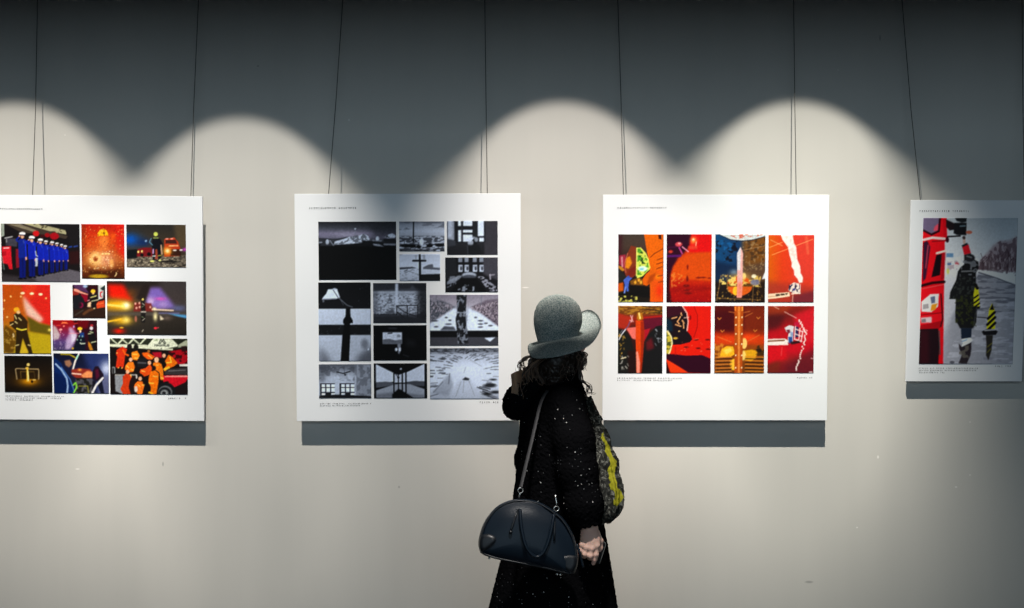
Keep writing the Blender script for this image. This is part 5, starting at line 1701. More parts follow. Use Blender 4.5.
def spot(px, energy, apex, color=(1, 0.93, 0.82), half=20.0, soft=0.37):
    """A ceiling spot grazing the wall; apex = height in the frame where its beam starts."""
    za = CZ + (304 - apex) * D / F
    e0 = math.degrees(math.atan2(SPOT_Z - za, SPOT_L))
    L = bpy.data.lights.new('spotlight', 'SPOT')
    L.energy = energy
    L.color = color
    L.spot_size = math.radians(66)
    L.spot_blend = 0.2
    L.shadow_soft_size = 0.012
    o = bpy.data.objects.new('spotlight', L)
    COL.objects.link(o)
    o.location = ((px - 512) * D / F, -SPOT_L, SPOT_Z)
    phi = e0 + half
    d = Vector((0, math.cos(math.radians(phi)), -math.sin(math.radians(phi))))
    o.rotation_euler = d.to_track_quat('-Z', 'Y').to_euler()
    L.use_nodes = True
    nt = L.node_tree
    em = nt.nodes['Emission']

    def M(op, a, b=None):
        k = nt.nodes.new('ShaderNodeMath')
        k.operation = op
        for i, q in enumerate((a, b)):
            if q is None:
                continue
            if isinstance(q, (int, float)):
                k.inputs[i].default_value = q
            else:
                nt.links.new(q, k.inputs[i])
        return k.outputs[0]

    def R(val, a, b, c, d, kind='SMOOTHSTEP'):
        k = nt.nodes.new('ShaderNodeMapRange')
        k.interpolation_type = kind
        for nme, q in zip(('Value', 'From Min', 'From Max', 'To Min', 'To Max'), (val, a, b, c, d)):
            if isinstance(q, (int, float)):
                k.inputs[nme].default_value = q
            else:
                nt.links.new(q, k.inputs[nme])
        return k.outputs['Result']
    tc = nt.nodes.new('ShaderNodeTexCoord')
    sp = nt.nodes.new('ShaderNodeSeparateXYZ')
    nt.links.new(tc.outputs['Normal'], sp.inputs[0])
    az = M('ABSOLUTE', sp.outputs['Z'])
    u = M('DIVIDE', sp.outputs['X'], az)
    v = M('MULTIPLY', M('DIVIDE', sp.outputs['Y'], az), -1.0)
    u2, v2 = M('MULTIPLY', u, u), M('MULTIPLY', v, v)
    rr = M('ADD', u2, v2)
    r = M('DIVIDE', M('SQRT', rr), math.tan(math.radians(half)))
    side = M('DIVIDE', u2, M('ADD', rr, 1e-5))
    wd = M('ADD', M('MULTIPLY', M('MULTIPLY', R(v, -.32, .02, 0.0, 1.0), side), soft), 0.07)
    wd = M('ADD', wd, R(v, .2, .36, 0.0, .2))
    low = R(v, .2, .36, 0.0, .11)
    mask = R(r, M('ADD', M('SUBTRACT', .955, wd), low), M('ADD', M('ADD', .985, wd), low), 1.0, 0.0)
    cr = nt.nodes.new('ShaderNodeValToRGB')
    rp = cr.color_ramp
    for i, (a, k) in enumerate(RAMP):
        e = rp.elements[i] if i < 2 else rp.elements.new(a + .4)
        e.position = a + .4
        e.color = (k / 10, k / 10, k / 10, 1)
    nt.links.new(R(v, -.4, .6, 0.0, 1.0, 'LINEAR'), cr.inputs['Fac'])
    nt.links.new(M('MULTIPLY', cr.outputs['Color'], mask), em.inputs['Strength'])
    return o


SPOT_E = 350.0
spot(14, SPOT_E, 101)
spot(240, SPOT_E, 116, (1, .94, .84))
spot(562, SPOT_E, 100, (1, .92, .82))
spot(797, SPOT_E * 1.1, 100, (1, .95, .83), soft=0.52)

AL = bpy.data.lights.new('window_daylight', 'AREA')
AL.shape = 'RECTANGLE'
AL.size, AL.size_y = 6.0, 1.8
AL.energy = 60
AL.color = (0.66, 0.86, 1.0)
o = bpy.data.objects.new('window_daylight', AL)
COL.objects.link(o)
o.location = (-0.3, -5.6, 2.35)
o.rotation_euler = Vector((0, 1, 0)).to_track_quat('-Z', 'Y').to_euler()

DL = bpy.data.lights.new('hand_fill_light', 'SPOT')  # unseen fill lamp, added to brighten the hand and the bag
DL.energy = 190
DL.color = (1, 0.95, 0.9)
DL.spot_size = math.radians(36)
DL.spot_blend = 0.35
DL.shadow_soft_size = 0.04
o = bpy.data.objects.new('hand_fill_light', DL)
COL.objects.link(o)
o.location = (0.16, -1.52, 2.62)
o.rotation_euler = Vector((0.0, 0.52, -1.93)).to_track_quat('-Z', 'Y').to_euler()

# ------------------------------------------------------------------ camera and view
cam = bpy.data.cameras.new('Camera')
cam.sensor_width = 36
cam.lens = F / 1024 * 36
co = bpy.data.objects.new('Camera', cam)
COL.objects.link(co)
co.location = (0, -D, CZ)
co.rotation_euler = (math.pi / 2, 0, 0)
SC.camera = co
SC.view_settings.view_transform = 'Standard'
SC.view_settings.look = 'None'
SC.view_settings.gamma = 1
SC.view_settings.exposure = 0
SC.view_settings.use_curve_mapping = False
# ------------------------------------------------------------------ the visitor
PY = -0.5            # depth of the visitor's middle
YAW = math.radians(20)
FX, FY = math.cos(YAW), math.sin(YAW)      # where she faces
RX, RY = math.sin(YAW), -math.cos(YAW)     # her right


def T(t):
    return tuple(t)


def wp(px, py, y):
    return tuple(W(px, py, y))


M_SKIN = mat('skin', (0.74, 0.47, 0.38), 0.5, 0.3)
_b = nodes(M_SKIN)[3]
_b.inputs['Subsurface Weight'].default_value = 0.08
_b.inputs['Subsurface Radius'].default_value = (0.01, 0.004, 0.002)


def cloth(name, col, rough, spec, sheen=0.0, bump=0.0, bscale=300):
    m = mat(name, col, rough, spec)
    nt, n, l, b = nodes(m)
    b.inputs['Sheen Weight'].default_value = sheen
    b.inputs['Sheen Roughness'].default_value = 0.4
    if bump:
        tc = n.new('ShaderNodeTexCoord')
        z = n.new('ShaderNodeTexNoise')
        z.inputs['Scale'].default_value = bscale
        z.inputs['Detail'].default_value = 3
        l.new(tc.outputs['Object'], z.inputs['Vector'])
        q = n.new('ShaderNodeBump')
        q.inputs['Strength'].default_value = bump
        q.inputs['Distance'].default_value = 0.004
        l.new(z.outputs['Fac'], q.inputs['Height'])
        l.new(q.outputs['Normal'], b.inputs['Normal'])
    return m


# black curly coat with scattered glints
M_COAT = cloth('coat_boucle', (0.0035, 0.0035, 0.004), 1.0, 0.0, 0.0, 0.8, 160)
nt, n, l, b = nodes(M_COAT)
tc = n.new('ShaderNodeTexCoord')
vo = n.new('ShaderNodeTexVoronoi')
vo.inputs['Scale'].default_value = 105
l.new(tc.outputs['Object'], vo.inputs['Vector'])
pick = n.new('ShaderNodeSeparateColor')
l.new(vo.outputs['Color'], pick.inputs[0])
big = n.new('ShaderNodeTexNoise')
big.inputs['Scale'].default_value = 9
l.new(tc.outputs['Object'], big.inputs['Vector'])


def math_node(op, a, b_=None):
    k = n.new('ShaderNodeMath')
    k.operation = op
    for i, q in enumerate((a, b_)):
        if q is None:
            continue
        if isinstance(q, (int, float)):
            k.inputs[i].default_value = q
        else:
            l.new(q, k.inputs[i])
    return k.outputs[0]


small = math_node('LESS_THAN', vo.outputs['Distance'], 0.19)
rare = math_node('GREATER_THAN', pick.outputs[0], 0.74)
dense = math_node('GREATER_THAN', big.outputs['Fac'], 0.50)
fac = math_node('MULTIPLY', math_node('MULTIPLY', small, rare), dense)
mix = n.new('ShaderNodeMixRGB')
mix.inputs['Color1'].default_value = (0.0035, 0.0035, 0.004, 1)
l.new(fac, mix.inputs['Fac'])
gl = n.new('ShaderNodeMixRGB')
gl.inputs['Color1'].default_value = (0.05, 0.05, 0.055, 1)
gl.inputs['Color2'].default_value = (0.75, 0.75, 0.72, 1)
l.new(math_node('POWER', pick.outputs[1], 3.0), gl.inputs['Fac'])
l.new(gl.outputs[0], mix.inputs['Color2'])
l.new(mix.outputs[0], b.inputs['Base Color'])

M_HAIR = mat('hair_dark_brown', (0.018, 0.011, 0.008), 0.42, 0.45)
nt, n, l, b = nodes(M_HAIR)
oi = n.new('ShaderNodeVertexColor')
oi.layer_name = 'strand'
l.new(oi.outputs['Color'], b.inputs['Base Color'])

M_FELT = cloth('felt_grey', (0.2, 0.22, 0.22), 0.95, 0.05, 0.0, 0.5, 420)
nt, n, l, b = nodes(M_FELT)
tc = n.new('ShaderNodeTexCoord')
z1 = n.new('ShaderNodeTexNoise')
z1.inputs['Scale'].default_value = 230
z1.inputs['Detail'].default_value = 4
l.new(tc.outputs['Object'], z1.inputs['Vector'])
r1 = n.new('ShaderNodeValToRGB')
r1.color_ramp.elements[0].position = 0.36
r1.color_ramp.elements[0].color = (0.17, 0.245, 0.25, 1)
r1.color_ramp.elements[1].position = 0.66
r1.color_ramp.elements[1].color = (0.62, 0.66, 0.64, 1)
l.new(z1.outputs['Fac'], r1.inputs['Fac'])
l.new(r1.outputs[0], b.inputs['Base Color'])

M_LINING = cloth('hood_lining_tan', (0.42, 0.29, 0.20), 0.8, 0.2, 0.1, 0.5, 120)
M_BOOT = mat('boot_leather', (0.01, 0.01, 0.011), 0.4, 0.4)
M_TIGHTS = cloth('tights_black', (0.008, 0.008, 0.009), 0.8, 0.2)

# ---- body: one continuous surface (head, neck, trunk, arms, hands, legs)
hc = W(557.5, 339, PY)                       # middle of the head


def hp(f, s, u):
    """Point from the head's middle: f forward, s to her right, u up."""
    return (hc.x + FX * f + RX * s, hc.y + FY * f + RY * s, hc.z + u)


HM = ((FX, FY, 0), (RX, RY, 0), (0, 0, 1))
wrist = wp(589, 527, -0.735)
K_ = [(596.4, 545.5, -.742), (591.6, 548.2, -.746), (586.8, 547.4, -.745), (582.6, 544.6, -.739)]
FING = [
    [K_[0], (596.0, 554.5, -.744), (594.6, 559.5, -.740), (593.2, 563.4, -.732)],
    [K_[1], (590.3, 556.0, -.750), (589.8, 557.6, -.736), (590.6, 553.5, -.722)],
    [K_[2], (584.9, 554.4, -.748), (584.2, 556.0, -.733), (585.6, 551.5, -.719)],
    [K_[3], (580.9, 550.4, -.741), (580.6, 551.8, -.727), (582.6, 547.5, -.716)],
]
FRAD = [[.0102, .0092, .0084, .0070], [.0102, .0094, .0086, .0072], [.0098, .0090, .0083, .0070], [.0090, .0080, .0074, .0062]]


def body_sdf(X, Y, Z):
    d = ellipsoid(X, Y, Z, hp(0.0, 0, 0.016), (.070, .064, .088), HM)
    d = smin(d, ellipsoid(X, Y, Z, hp(.024, 0, -.042), (.054, .052, .066), HM), .03)      # face and jaw
    d = smin(d, ellipsoid(X, Y, Z, hp(.056, 0, -.085), (.020, .024, .018), HM), .02)      # chin
    d = smin(d, cone(X, Y, Z, hp(.076, 0, .000), hp(.096, 0, -.034), .008, .012), .010)   # nose
    d = smin(d, ellipsoid(X, Y, Z, hp(.077, 0, -.062), (.010, .022, .008), HM), .008)     # mouth
    for s in (-1, 1):
        d = np.maximum(d, -ellipsoid(X, Y, Z, hp(.084, s * .031, .001), (.014, .016, .010), HM))
        d = smin(d, ellipsoid(X, Y, Z, hp(.067, s * .031, .000), (.011, .013, .010), HM), .004)   # eyes
        d = smin(d, ellipsoid(X, Y, Z, hp(-.004, s * .067, -.012), (.018, .008, .030), HM), .006)  # ears
    neck = wp(556, 384, PY)
    d = smin(d, cone(X, Y, Z, hp(-.015, 0, -.06), neck, .050, .056), .03)
    chest = (neck[0], neck[1], 1.18)
    waist = (neck[0] + .005, neck[1], 0.98)
    hip = (neck[0], neck[1], 0.82)
    sh = lambda s: (neck[0] - .01 + RX * .125 * s, neck[1] + RY * .125 * s, 1.245)
    for c, r in ((chest, (.085, .12, .13)), (waist, (.08, .11, .14)), (hip, (.10, .145, .13))):
        d = smin(d, ellipsoid(X, Y, Z, c, r, HM), .06)
    d = smin(d, cone(X, Y, Z, sh(-1), sh(1), .042, .042), .04)
    # right arm and hand
    elbow = wp(577, 468, -.70)
    d = smin(d, cone(X, Y, Z, sh(1), elbow, .046, .038), .03)
    d = smin(d, cone(X, Y, Z, elbow, wrist, .037, .026), .02)
    # left arm on the far side
    le = (neck[0] + RX * -.23, neck[1] + RY * -.23, 1.03)
    lw = (neck[0] + RX * -.22 + FX * .05, neck[1] + RY * -.22 + FY * .05, .82)
    d = smin(d, cone(X, Y, Z, sh(-1), le, .046, .038), .03)
    d = smin(d, cone(X, Y, Z, le, lw, .037, .026), .02)
    lk = [(lw[0] + FX * f, lw[1] + FY * f + .006, lw[2] - .085) for f in (.030, .010, -.010, -.028)]
    for i, k in enumerate(lk):
        d = smin(d, cone(X, Y, Z, lw, k, .018, .012), .012)
        m_ = (k[0] + .004, k[1] - .004, k[2] - .04)
        e_ = (k[0] + .010, k[1] - .018, k[2] - .068 + .004 * abs(i - 1))
        d = smin(d, chain(X, Y, Z, [k, m_, e_], [.0098, .0088, .0072]), .004)
    th0 = (lw[0] + FX * .018, lw[1] + FY * .018, lw[2] - .03)
    d = smin(d, chain(X, Y, Z, [th0, (th0[0] + FX * .03, th0[1] - .012, th0[2] - .035), (th0[0] + FX * .034, th0[1] - .018, th0[2] - .066)], [.014, .0105, .0085]), .008)
    # legs
    for s in (-1, 1):
        a = (hip[0] + RX * .085 * s, hip[1] + RY * .085 * s, .80)
        k = (a[0] + (.05 if s > 0 else -.05) * FX, a[1], .44)
        f = (a[0] + (.06 if s > 0 else -.13) * FX, a[1], .085)
        d = smin(d, cone(X, Y, Z, a, k, .082, .052), .04)
        d = smin(d, chain(X, Y, Z, [k, (k[0] * .6 + f[0] * .4 - .014, k[1], .30), f], [.050, .050, .035], .02), .02)
        d = smin(d, cone(X, Y, Z, (f[0] - .03, f[1], .045), (f[0] + .13, f[1] + .03, .035), .034, .026), .03)
    return d


def hand_sdf(X, Y, Z):
    fore = wp(586.5, 505, -.725)
    d = cone(X, Y, Z, fore, wrist, .030, .0235)
    for k in K_:
        d = smin(d, cone(X, Y, Z, (wrist[0] + (k[0] - 589) * .0012, wrist[1], wrist[2] + .002), wp(*k), .0185, .0112), .010)
    d = smin(d, ellipsoid(X, Y, Z, wp(592.5, 538.5, -.738), (.024, .015, .030)), .012)
    for p, r in zip(FING, FRAD):
        d = smin(d, chain(X, Y, Z, [wp(*q) for q in p], r, .004), .0045)
        d = smin(d, ellipsoid(X, Y, Z, wp(p[0][0], p[0][1], p[0][2] - .004), (.0085, .0075, .0085)), .008)
    th = [wp(595.5, 533, -.729), wp(599.6, 541, -.720), wp(600.4, 547.5, -.716), wp(599.2, 553, -.714)]
    d = smin(d, chain(X, Y, Z, th, [.0145, .0125, .0105, .0085], .004), .007)
    return d


def whole_body(X, Y, Z):
    d = body_sdf(X, Y, Z)
    m = (X > wrist[0] - .09) & (X < wrist[0] + .09) & (Z < wrist[2] + .11) & (Z > wrist[2] - .16) & (Y < PY - .12) & (Y > PY - .36)
    if m.any():
        h = hand_sdf(X[m], Y[m], Z[m])
        d[m] = smin(d[m], h, .012)
    return d


person = empty('person', (W(556, 400, PY).x, PY, 0), 'person in grey felt hat and black coat, standing with back and side to the viewer', 'person')
v, f = surface_nets(whole_body, (-.12, -.86, -0.002), (.42, -.14, 1.66), .0056,
                    (((wrist[0] - .045, wrist[0] + .05, .0024),), ((wrist[1] - .05, wrist[1] + .05, .0028),), ((wrist[2] - .14, wrist[2] + .03, .0024),)))
from_arrays('body', v, f, M_SKIN, person)

# ---- coat
CT = [(366, 547, 577, .075), (376, 543, 581, .085), (386, 535, 583, .125), (395, 527.5, 587, .160), (410, 521, 592, .185), (440, 518.5, 597, .190), (480, 515.5, 600, .190), (520, 510.5, 602.5, .195), (560, 501.5, 608, .210), (608, 488, 615, .235), (652, 477, 622, .26)]
_cz = np.array([W(0, r[0], PY).z for r in CT])[::-1]
_cx = np.array([W((r[1] + r[2]) / 2, 0, PY).x for r in CT])[::-1]
_ch = np.array([(r[2] - r[1]) / 2 * (D + PY) / F for r in CT])[::-1]
_cy = np.array([r[3] for r in CT])[::-1]
COAT_TOP, COAT_HEM = _cz[-1], _cz[0]


def coat_dims(z):
    return np.interp(z, _cz, _cx), np.interp(z, _cz, _ch), np.interp(z, _cz, _cy)


SLEEVE = [wp(566, 404, -.645), wp(574, 440, -.69), wp(577, 470, -.705), wp(584, 505, -.725), wp(588.2, 524, -.735)]
SRAD = [.070, .068, .066, .062, .046]
_nx = W(556, 384, PY).x
SLEEVE_L = [(_nx - RX * .125, PY - RY * .125, 1.235), (_nx - RX * .23, PY - RY * .23, 1.03), (_nx - RX * .22 + FX * .045, PY - RY * .22 + FY * .045, .835)]


def coat_sdf(X, Y, Z):
    cx, hx, hy = coat_dims(Z)
    k = np.sqrt(((X - cx) / hx) ** 2 + ((Y - PY) / hy) ** 2)
    ang = np.arctan2((Y - PY) / hy, (X - cx) / hx)
    low = np.clip((1.0 - Z) / .5, 0, 1)
    d = (k - 1) * np.minimum(hx, hy)
    d = d - low * .010 * np.sin(7 * ang + 4 * Z) - low * .006 * np.sin(13 * ang - 3 * Z)
    s = chain(X, Y, Z, SLEEVE, SRAD, .03)
    # cut the sleeve at the cuff
    a, c = np.array(SLEEVE[-2]), np.array(SLEEVE[-1])
    t = (c - a) / np.linalg.norm(c - a)
    cut = (X - c[0]) * t[0] + (Y - c[1]) * t[1] + (Z - c[2]) * t[2] - .012
    s = np.maximum(s, cut)
    d = smin(d, s, .02)
    d = smin(d, chain(X, Y, Z, SLEEVE_L, [.07, .065, .055], .03), .03)
    # open the collar and the cuffs
    d = np.maximum(d, -cone(X, Y, Z, wp(562, 352, PY), wp(560, 374, PY), .055, .042))
    d = np.maximum(d, -cone(X, Y, Z, tuple(c + t * .05), tuple(c - t * .02), .040, .036))
    d = np.maximum(d, -cone(X, Y, Z, (SLEEVE_L[-1][0], SLEEVE_L[-1][1], .74), (SLEEVE_L[-1][0], SLEEVE_L[-1][1], .81), .042, .040))
    d = np.maximum(d, COAT_HEM - Z)
    d = np.maximum(d, Z - COAT_TOP)
    return d + .0032 * wob(X, Y, Z, .021) + .0016 * wob(X + .3, Y, Z + .1, .0105)


v, f = surface_nets(coat_sdf, (-.16, -.86, COAT_HEM - .015), (.46, -.12, COAT_TOP + .015), .0048)
coat = from_arrays('coat', v, f, M_COAT, person)
coat['label'] = 'long black curly coat with tiny glints'

# hood hanging at the back of the neck
def hood_sdf(X, Y, Z):
    d = chain(X, Y, Z, [wp(534, 386, -.63), wp(523, 397, -.57), wp(517.5, 403, -.48), wp(523, 397, -.40), wp(536, 386, -.36)], [.028, .044, .047, .044, .028], .03)
    d = smin(d, chain(X, Y, Z, [wp(528, 393, -.57), wp(515.5, 407.5, -.54), wp(526, 402, -.42)], [.034, .038, .034], .03), .03)
    d = smin(d, cone(X, Y, Z, wp(514.5, 396, -.55), wp(514, 406, -.55), .030, .034), .02)
    d = np.maximum(d, -cone(X, Y, Z, wp(527, 370, -.47), wp(526, 384, -.48), .040, .026))
    return d + .0036 * wob(X, Y, Z, .021) + .002 * wob(X + .3, Y, Z + .1, .0105)


v, f = surface_nets(hood_sdf, (-.06, -.70, 1.14), (.16, -.30, 1.40), .0045)
hood = from_arrays('hood', v, f, M_COAT, person)
bm = bmesh.new()
rows = []
for i in range(13):
    t = i / 12
    row = []
    for k in range(11):
        u = k / 10
        xl, yl = 511.2 + .5 * math.sin(4 * t), 393.0 - 18.5 * t
        xr, yr = 523.0 + 4.0 * t, 396.0 - 25.0 * t
        x, y = xl + (xr - xl) * u, yl + (yr - yl) * u + (-2.2 * math.sin(math.pi * u) * t)
        yy = -.600 - .020 * math.sin(math.pi * u) + .006 * math.sin(9 * u + 3 * t) + .05 * u * t
        row.append(bm.verts.new(W(x, y, yy)))
    rows.append(row)
for a, c in zip(rows[:-1], rows[1:]):
    for k in range(10):
        bm.faces.new((a[k], a[k + 1], c[k + 1], c[k]))
bmesh.ops.solidify(bm, geom=list(bm.faces), thickness=.007)
lin_o = from_bm('hood_lining', bm, M_LINING, hood, True, True)
lin_o['label'] = 'tan lining folded out of the hood'

# ---- hair: a mass under the hat and loose wavy strands
def hair_sdf(X, Y, Z):
    d = ellipsoid(X, Y, Z, hp(-.004, 0, -.010), (.074, .072, .075), HM)
    
    back = chain(X, Y, Z, [hp(-.028, .022, -.035), wp(542, 366, -.545), wp(533, 388, -.56)], [.046, .044, .020], .03)
    near = chain(X, Y, Z, [hp(-.02, .03, -.03), wp(556, 362, -.58), wp(555, 378, -.585)], [.044, .045, .030], .03)
    front = chain(X, Y, Z, [hp(.035, .040, -.02), wp(575, 356, -.56), wp(581.5, 368, -.575)], [.026, .024, .010], .02)
    far = chain(X, Y, Z, [hp(.0, -.03, -.03), wp(552, 372, -.42), wp(545, 384, -.42)], [.042, .040, .024], .03)
    for q in (back, near, front, far):
        d = smin(d, q, .03)
    d = np.maximum(d, -ellipsoid(X, Y, Z, hp(.100, -.012, -.035), (.056, .062, .090), HM))     # the face stays free
    d = np.maximum(d, Z - W(0, 346, PY).z)
    g = np.sin(2 * math.pi * (X * 60 + 9 * np.sin(Z * 40))) * .0022 + .002 * np.sin(2 * math.pi * (Y * 55 + 6 * np.sin(Z * 33)))
    return d + g


v, f = surface_nets(hair_sdf, (-.02, -.66, 1.26), (.32, -.34, 1.60), .0045)
nb = len(v)
bm = bmesh.new()
rng = random.Random(12)
STR = []


def strand(pts, r0, col, amp=.006, seed=None):
    P = smooth_path(pts, 7)
    ph, ph2 = rng.uniform(0, 6.3), rng.uniform(0, 6.3)
    fr = rng.uniform(2.0, 3.4)
    Q = []
    for i, p in enumerate(P):
        t = i / (len(P) - 1)
        a = amp * min(1, t * 2.5)
        Q.append((p[0] + a * math.sin(6.28 * fr * t + ph), p[1] + a * math.cos(6.28 * fr * t + ph2), p[2] + .3 * a * math.sin(6.28 * fr * t * 1.3 + ph2)))
    n0 = len(bm.verts)
    add_tube(bm, Q, [r0 * (1 - .75 * (i / (len(Q) - 1)) ** 2) for i in range(len(Q))], 5)
    STR.append((n0, len(bm.verts), col))


def hcol(k):
    return (0.016 + .15 * k, 0.010 + .092 * k, 0.007 + .060 * k)


for i in range(60):                         # the fall at the back, light brown ends
    t = rng.random()
    y0 = rng.uniform(-.625, -.52)
    x1 = rng.uniform(517, 545)
    e = rng.uniform(380, 402) if x1 < 532 else rng.uniform(378, 386)
    strand([wp(548 + 6 * t, 352, -.54 + .3 * (y0 + .54)), wp(536 + 11 * t, 358, y0), wp((x1 * 1.5 + 535) / 2.5, 370, y0 - .035), wp(x1 + 4, 384, y0 - .035), wp(x1 + rng.uniform(-2, 6), e, y0 - .03)],
           rng.uniform(.0018, .0034), hcol(rng.random() ** 1.5 * (1.25 if x1 < 538 else .5)), rng.uniform(.003, .008))
for i in range(16):                         # curls standing off at the back
    x1 = rng.uniform(511, 524)
    strand([wp(540, 353, -.54), wp(528 + rng.uniform(-2, 3), 357, -.57), wp(519.5 + rng.uniform(-2, 3), 364, -.58), wp(x1 + 5, 373, -.57), wp(x1, rng.uniform(366, 384), -.58)], rng.uniform(.0009, .0018), hcol(rng.random() * .8), .006)
for i in range(40):                         # behind the ear, into the collar
    x = rng.uniform(545, 574)
    y0 = rng.uniform(-.60, -.56)
    strand([wp(558 + (x - 558) * .6, 350, -.54), wp(x + rng.uniform(-3, 3), 357, y0), wp(x + rng.uniform(-5, 5), 368, y0 - .03), wp(x + rng.uniform(-5, 5), rng.uniform(373, 382), y0 - .03)], rng.uniform(.002, .0034), hcol(rng.random() ** 3 * .3), .005)
for i in range(34):                         # beside the face
    x = rng.uniform(574, 585)
    y0 = rng.uniform(-.60, -.50)
    strand([wp(569, 345, -.52), wp(x, 353, y0), wp(x + rng.uniform(0, 3), 359, y0 - .02), wp(x + rng.uniform(-1, 4), rng.uniform(364, 371), y0 - .02)], rng.uniform(.0016, .003), hcol(rng.random() ** 2 * .5), .004)
for i in range(9):                          # long curls over the shoulder in front
    k = rng.uniform(-1.5, 2)
    strand([wp(577 + k, 354, -.58), wp(580 + k, 372, -.61), wp(582 + k, 380, -.61), wp(588.5 + k, 386, -.61), wp(589 + k * 2, 391.5, -.61), wp(590 + k * 2.2, rng.uniform(392, 395), -.61), wp(592.5 + k * 1.5, 392.5, -.61)], rng.uniform(.0011, .0022), hcol(.1), .004)
me = bpy.data.meshes.new('tmp')
bm.verts.index_update()
bmesh.ops.recalc_face_normals(bm, faces=bm.faces)
bmesh.ops.triangulate(bm, faces=bm.faces)
vs = np.array([q.co[:] for q in bm.verts])
fs = np.array([[q.index for q in p.verts] for p in bm.faces])
bm.free()
f3 = np.concatenate([f[:, [0, 1, 2]], f[:, [0, 2, 3]]])
hair = from_arrays('hair', np.concatenate([v, vs]), np.concatenate([f3, fs + nb]), M_HAIR, person)
cols = np.ones((nb + len(vs), 4), np.float32)
cols[:nb, :3] = hcol(0.0)
for a, c_, col in STR:
    cols[nb + a:nb + c_, :3] = col
ca = hair.data.color_attributes.new('strand', 'FLOAT_COLOR', 'POINT')
ca.data.foreach_set('color', cols.ravel())
hair['label'] = 'dark brown wavy hair to the shoulders'

# ---- hat
hat = bpy.data.objects.new('hat', None)
COL.objects.link(hat)
hat.parent = person
hat['label'] = 'grey felt hat with a wide wavy brim'
hat.location = (0, 0, 0)
prof = [(294.4, 0.0), (294.8, 4.5), (296.0, 9.6), (298.3, 14.3), (301.6, 18.2), (306.2, 21.5), (312, 23.7), (318, 24.5), (324, 24.0), (330, 22.6), (334.5, 21.0), (337.5, 19.9)]
k = (D + PY) / F
bm = bmesh.new()
NS = 56
rings = []
for py, r in prof:
    u = (py - 294.4) / 43.1
    ring = []
    for i in range(NS):
        a = 2 * math.pi * i / NS
        x = 557.9 + r * math.cos(a)
        # the base of the crown tips down to the back and towards the viewer
        dz = u ** 3 * (1.6 - 4.2 * math.cos(a)) * .9
        p = W(x, py + dz, PY)
        p.y += r * k * 1.02 * math.sin(a)
        ring.append(p)
    rings.append(ring)
vt = bm.verts.new(W(557.9, 294.3, PY))
R_ = [[bm.verts.new(p) for p in ring] for ring in rings[1:]]
for i in range(NS):
    bm.faces.new((vt, R_[0][i], R_[0][(i + 1) % NS]))
for A, B_ in zip(R_[:-1], R_[1:]):
    for i in range(NS):
        bm.faces.new((A[i], B_[i], B_[(i + 1) % NS], A[(i + 1) % NS]))
base_ring = [p.copy() for p in rings[-1]]
bmesh.ops.solidify(bm, geom=list(bm.faces), thickness=.003)
from_bm('crown', bm, M_FELT, hat, True, True)
# brim: outer edge by angle (0 = front, to the right; -90 = towards the viewer): px, py, y offset
OUT = [(-180, 527.6, 348.0, .000), (-160, 529.0, 353.6, -.058), (-138, 533.0, 357.6, -.120), (-115, 543.0, 358.4, -.178), (-92, 557.5, 356.6, -.205), (-70, 571.5, 353.0, -.190),
       (-48, 585.0, 348.4, -.145), (-28, 595.0, 340.0, -.085), (-10, 600.4, 329.0, -.035), (4, 601.2, 324.0, .010), (20, 598.6, 316.4, .060), (36, 593.8, 311.6, .100), (54, 587.0, 309.8, .132),
       (72, 578.0, 314.0, .150), (90, 565.0, 322.0, .155), (112, 549.0, 333.0, .145), (135, 537.0, 341.0, .110), (158, 529.6, 343.5, .060), (180, 527.6, 348.0, .000)]
ang = np.array([o_[0] for o_ in OUT], float)


def per(col, a):
    """Periodic cubic through the OUT column."""
    xs = ang[:-1]
    ys = np.array([o_[col] for o_ in OUT[:-1]], float)
    n_ = len(xs)
    a = (a + 180) % 360 - 180
    i = int(np.searchsorted(xs, a, side='right') - 1) % n_
    def X(j):
        return xs[j % n_] + 360 * (j // n_)
    x0, x1 = X(i), X(i + 1)
    y0, y1 = ys[i], ys[(i + 1) % n_]
    m0 = (ys[(i + 1) % n_] - ys[(i - 1) % n_]) / (X(i + 1) - X(i - 1))
    m1 = (ys[(i + 2) % n_] - ys[i]) / (X(i + 2) - X(i))
    h = x1 - x0
    t = (a - x0) / h
    return (2 * t ** 3 - 3 * t ** 2 + 1) * y0 + (t ** 3 - 2 * t ** 2 + t) * h * m0 + (-2 * t ** 3 + 3 * t ** 2) * y1 + (t ** 3 - t ** 2) * h * m1


bm = bmesh.new()
NR, NB = 10, 112
grid = []
for i in range(NB):
    a = -180 + 360 * i / NB
    ar = math.radians(a)
    fi = (a % 360) / 360 * NS
    i0 = int(fi) % NS
    ft = fi - int(fi)
    p0 = base_ring[i0].lerp(base_ring[(i0 + 1) % NS], ft)
    oy = per(3, a)
    p1 = W(per(1, a), per(2, a), PY + oy)
    row = []
    for j in range(NR):
        t = j / (NR - 1)
        p = p0.lerp(p1, t)
        rise = (p1.z - p0.z)
        p.z = p0.z + rise * (t ** 1.5 if rise > 0 else t ** 1.25)
        row.append(bm.verts.new(p))
    grid.append(row)
for i in range(NB):
    A, B_ = grid[i], grid[(i + 1) % NB]
    for j in range(NR - 1):
        bm.faces.new((A[j], A[j + 1], B_[j + 1], B_[j]))
bmesh.ops.solidify(bm, geom=list(bm.faces), thickness=.003)
from_bm('brim', bm, M_FELT, hat, True, True)

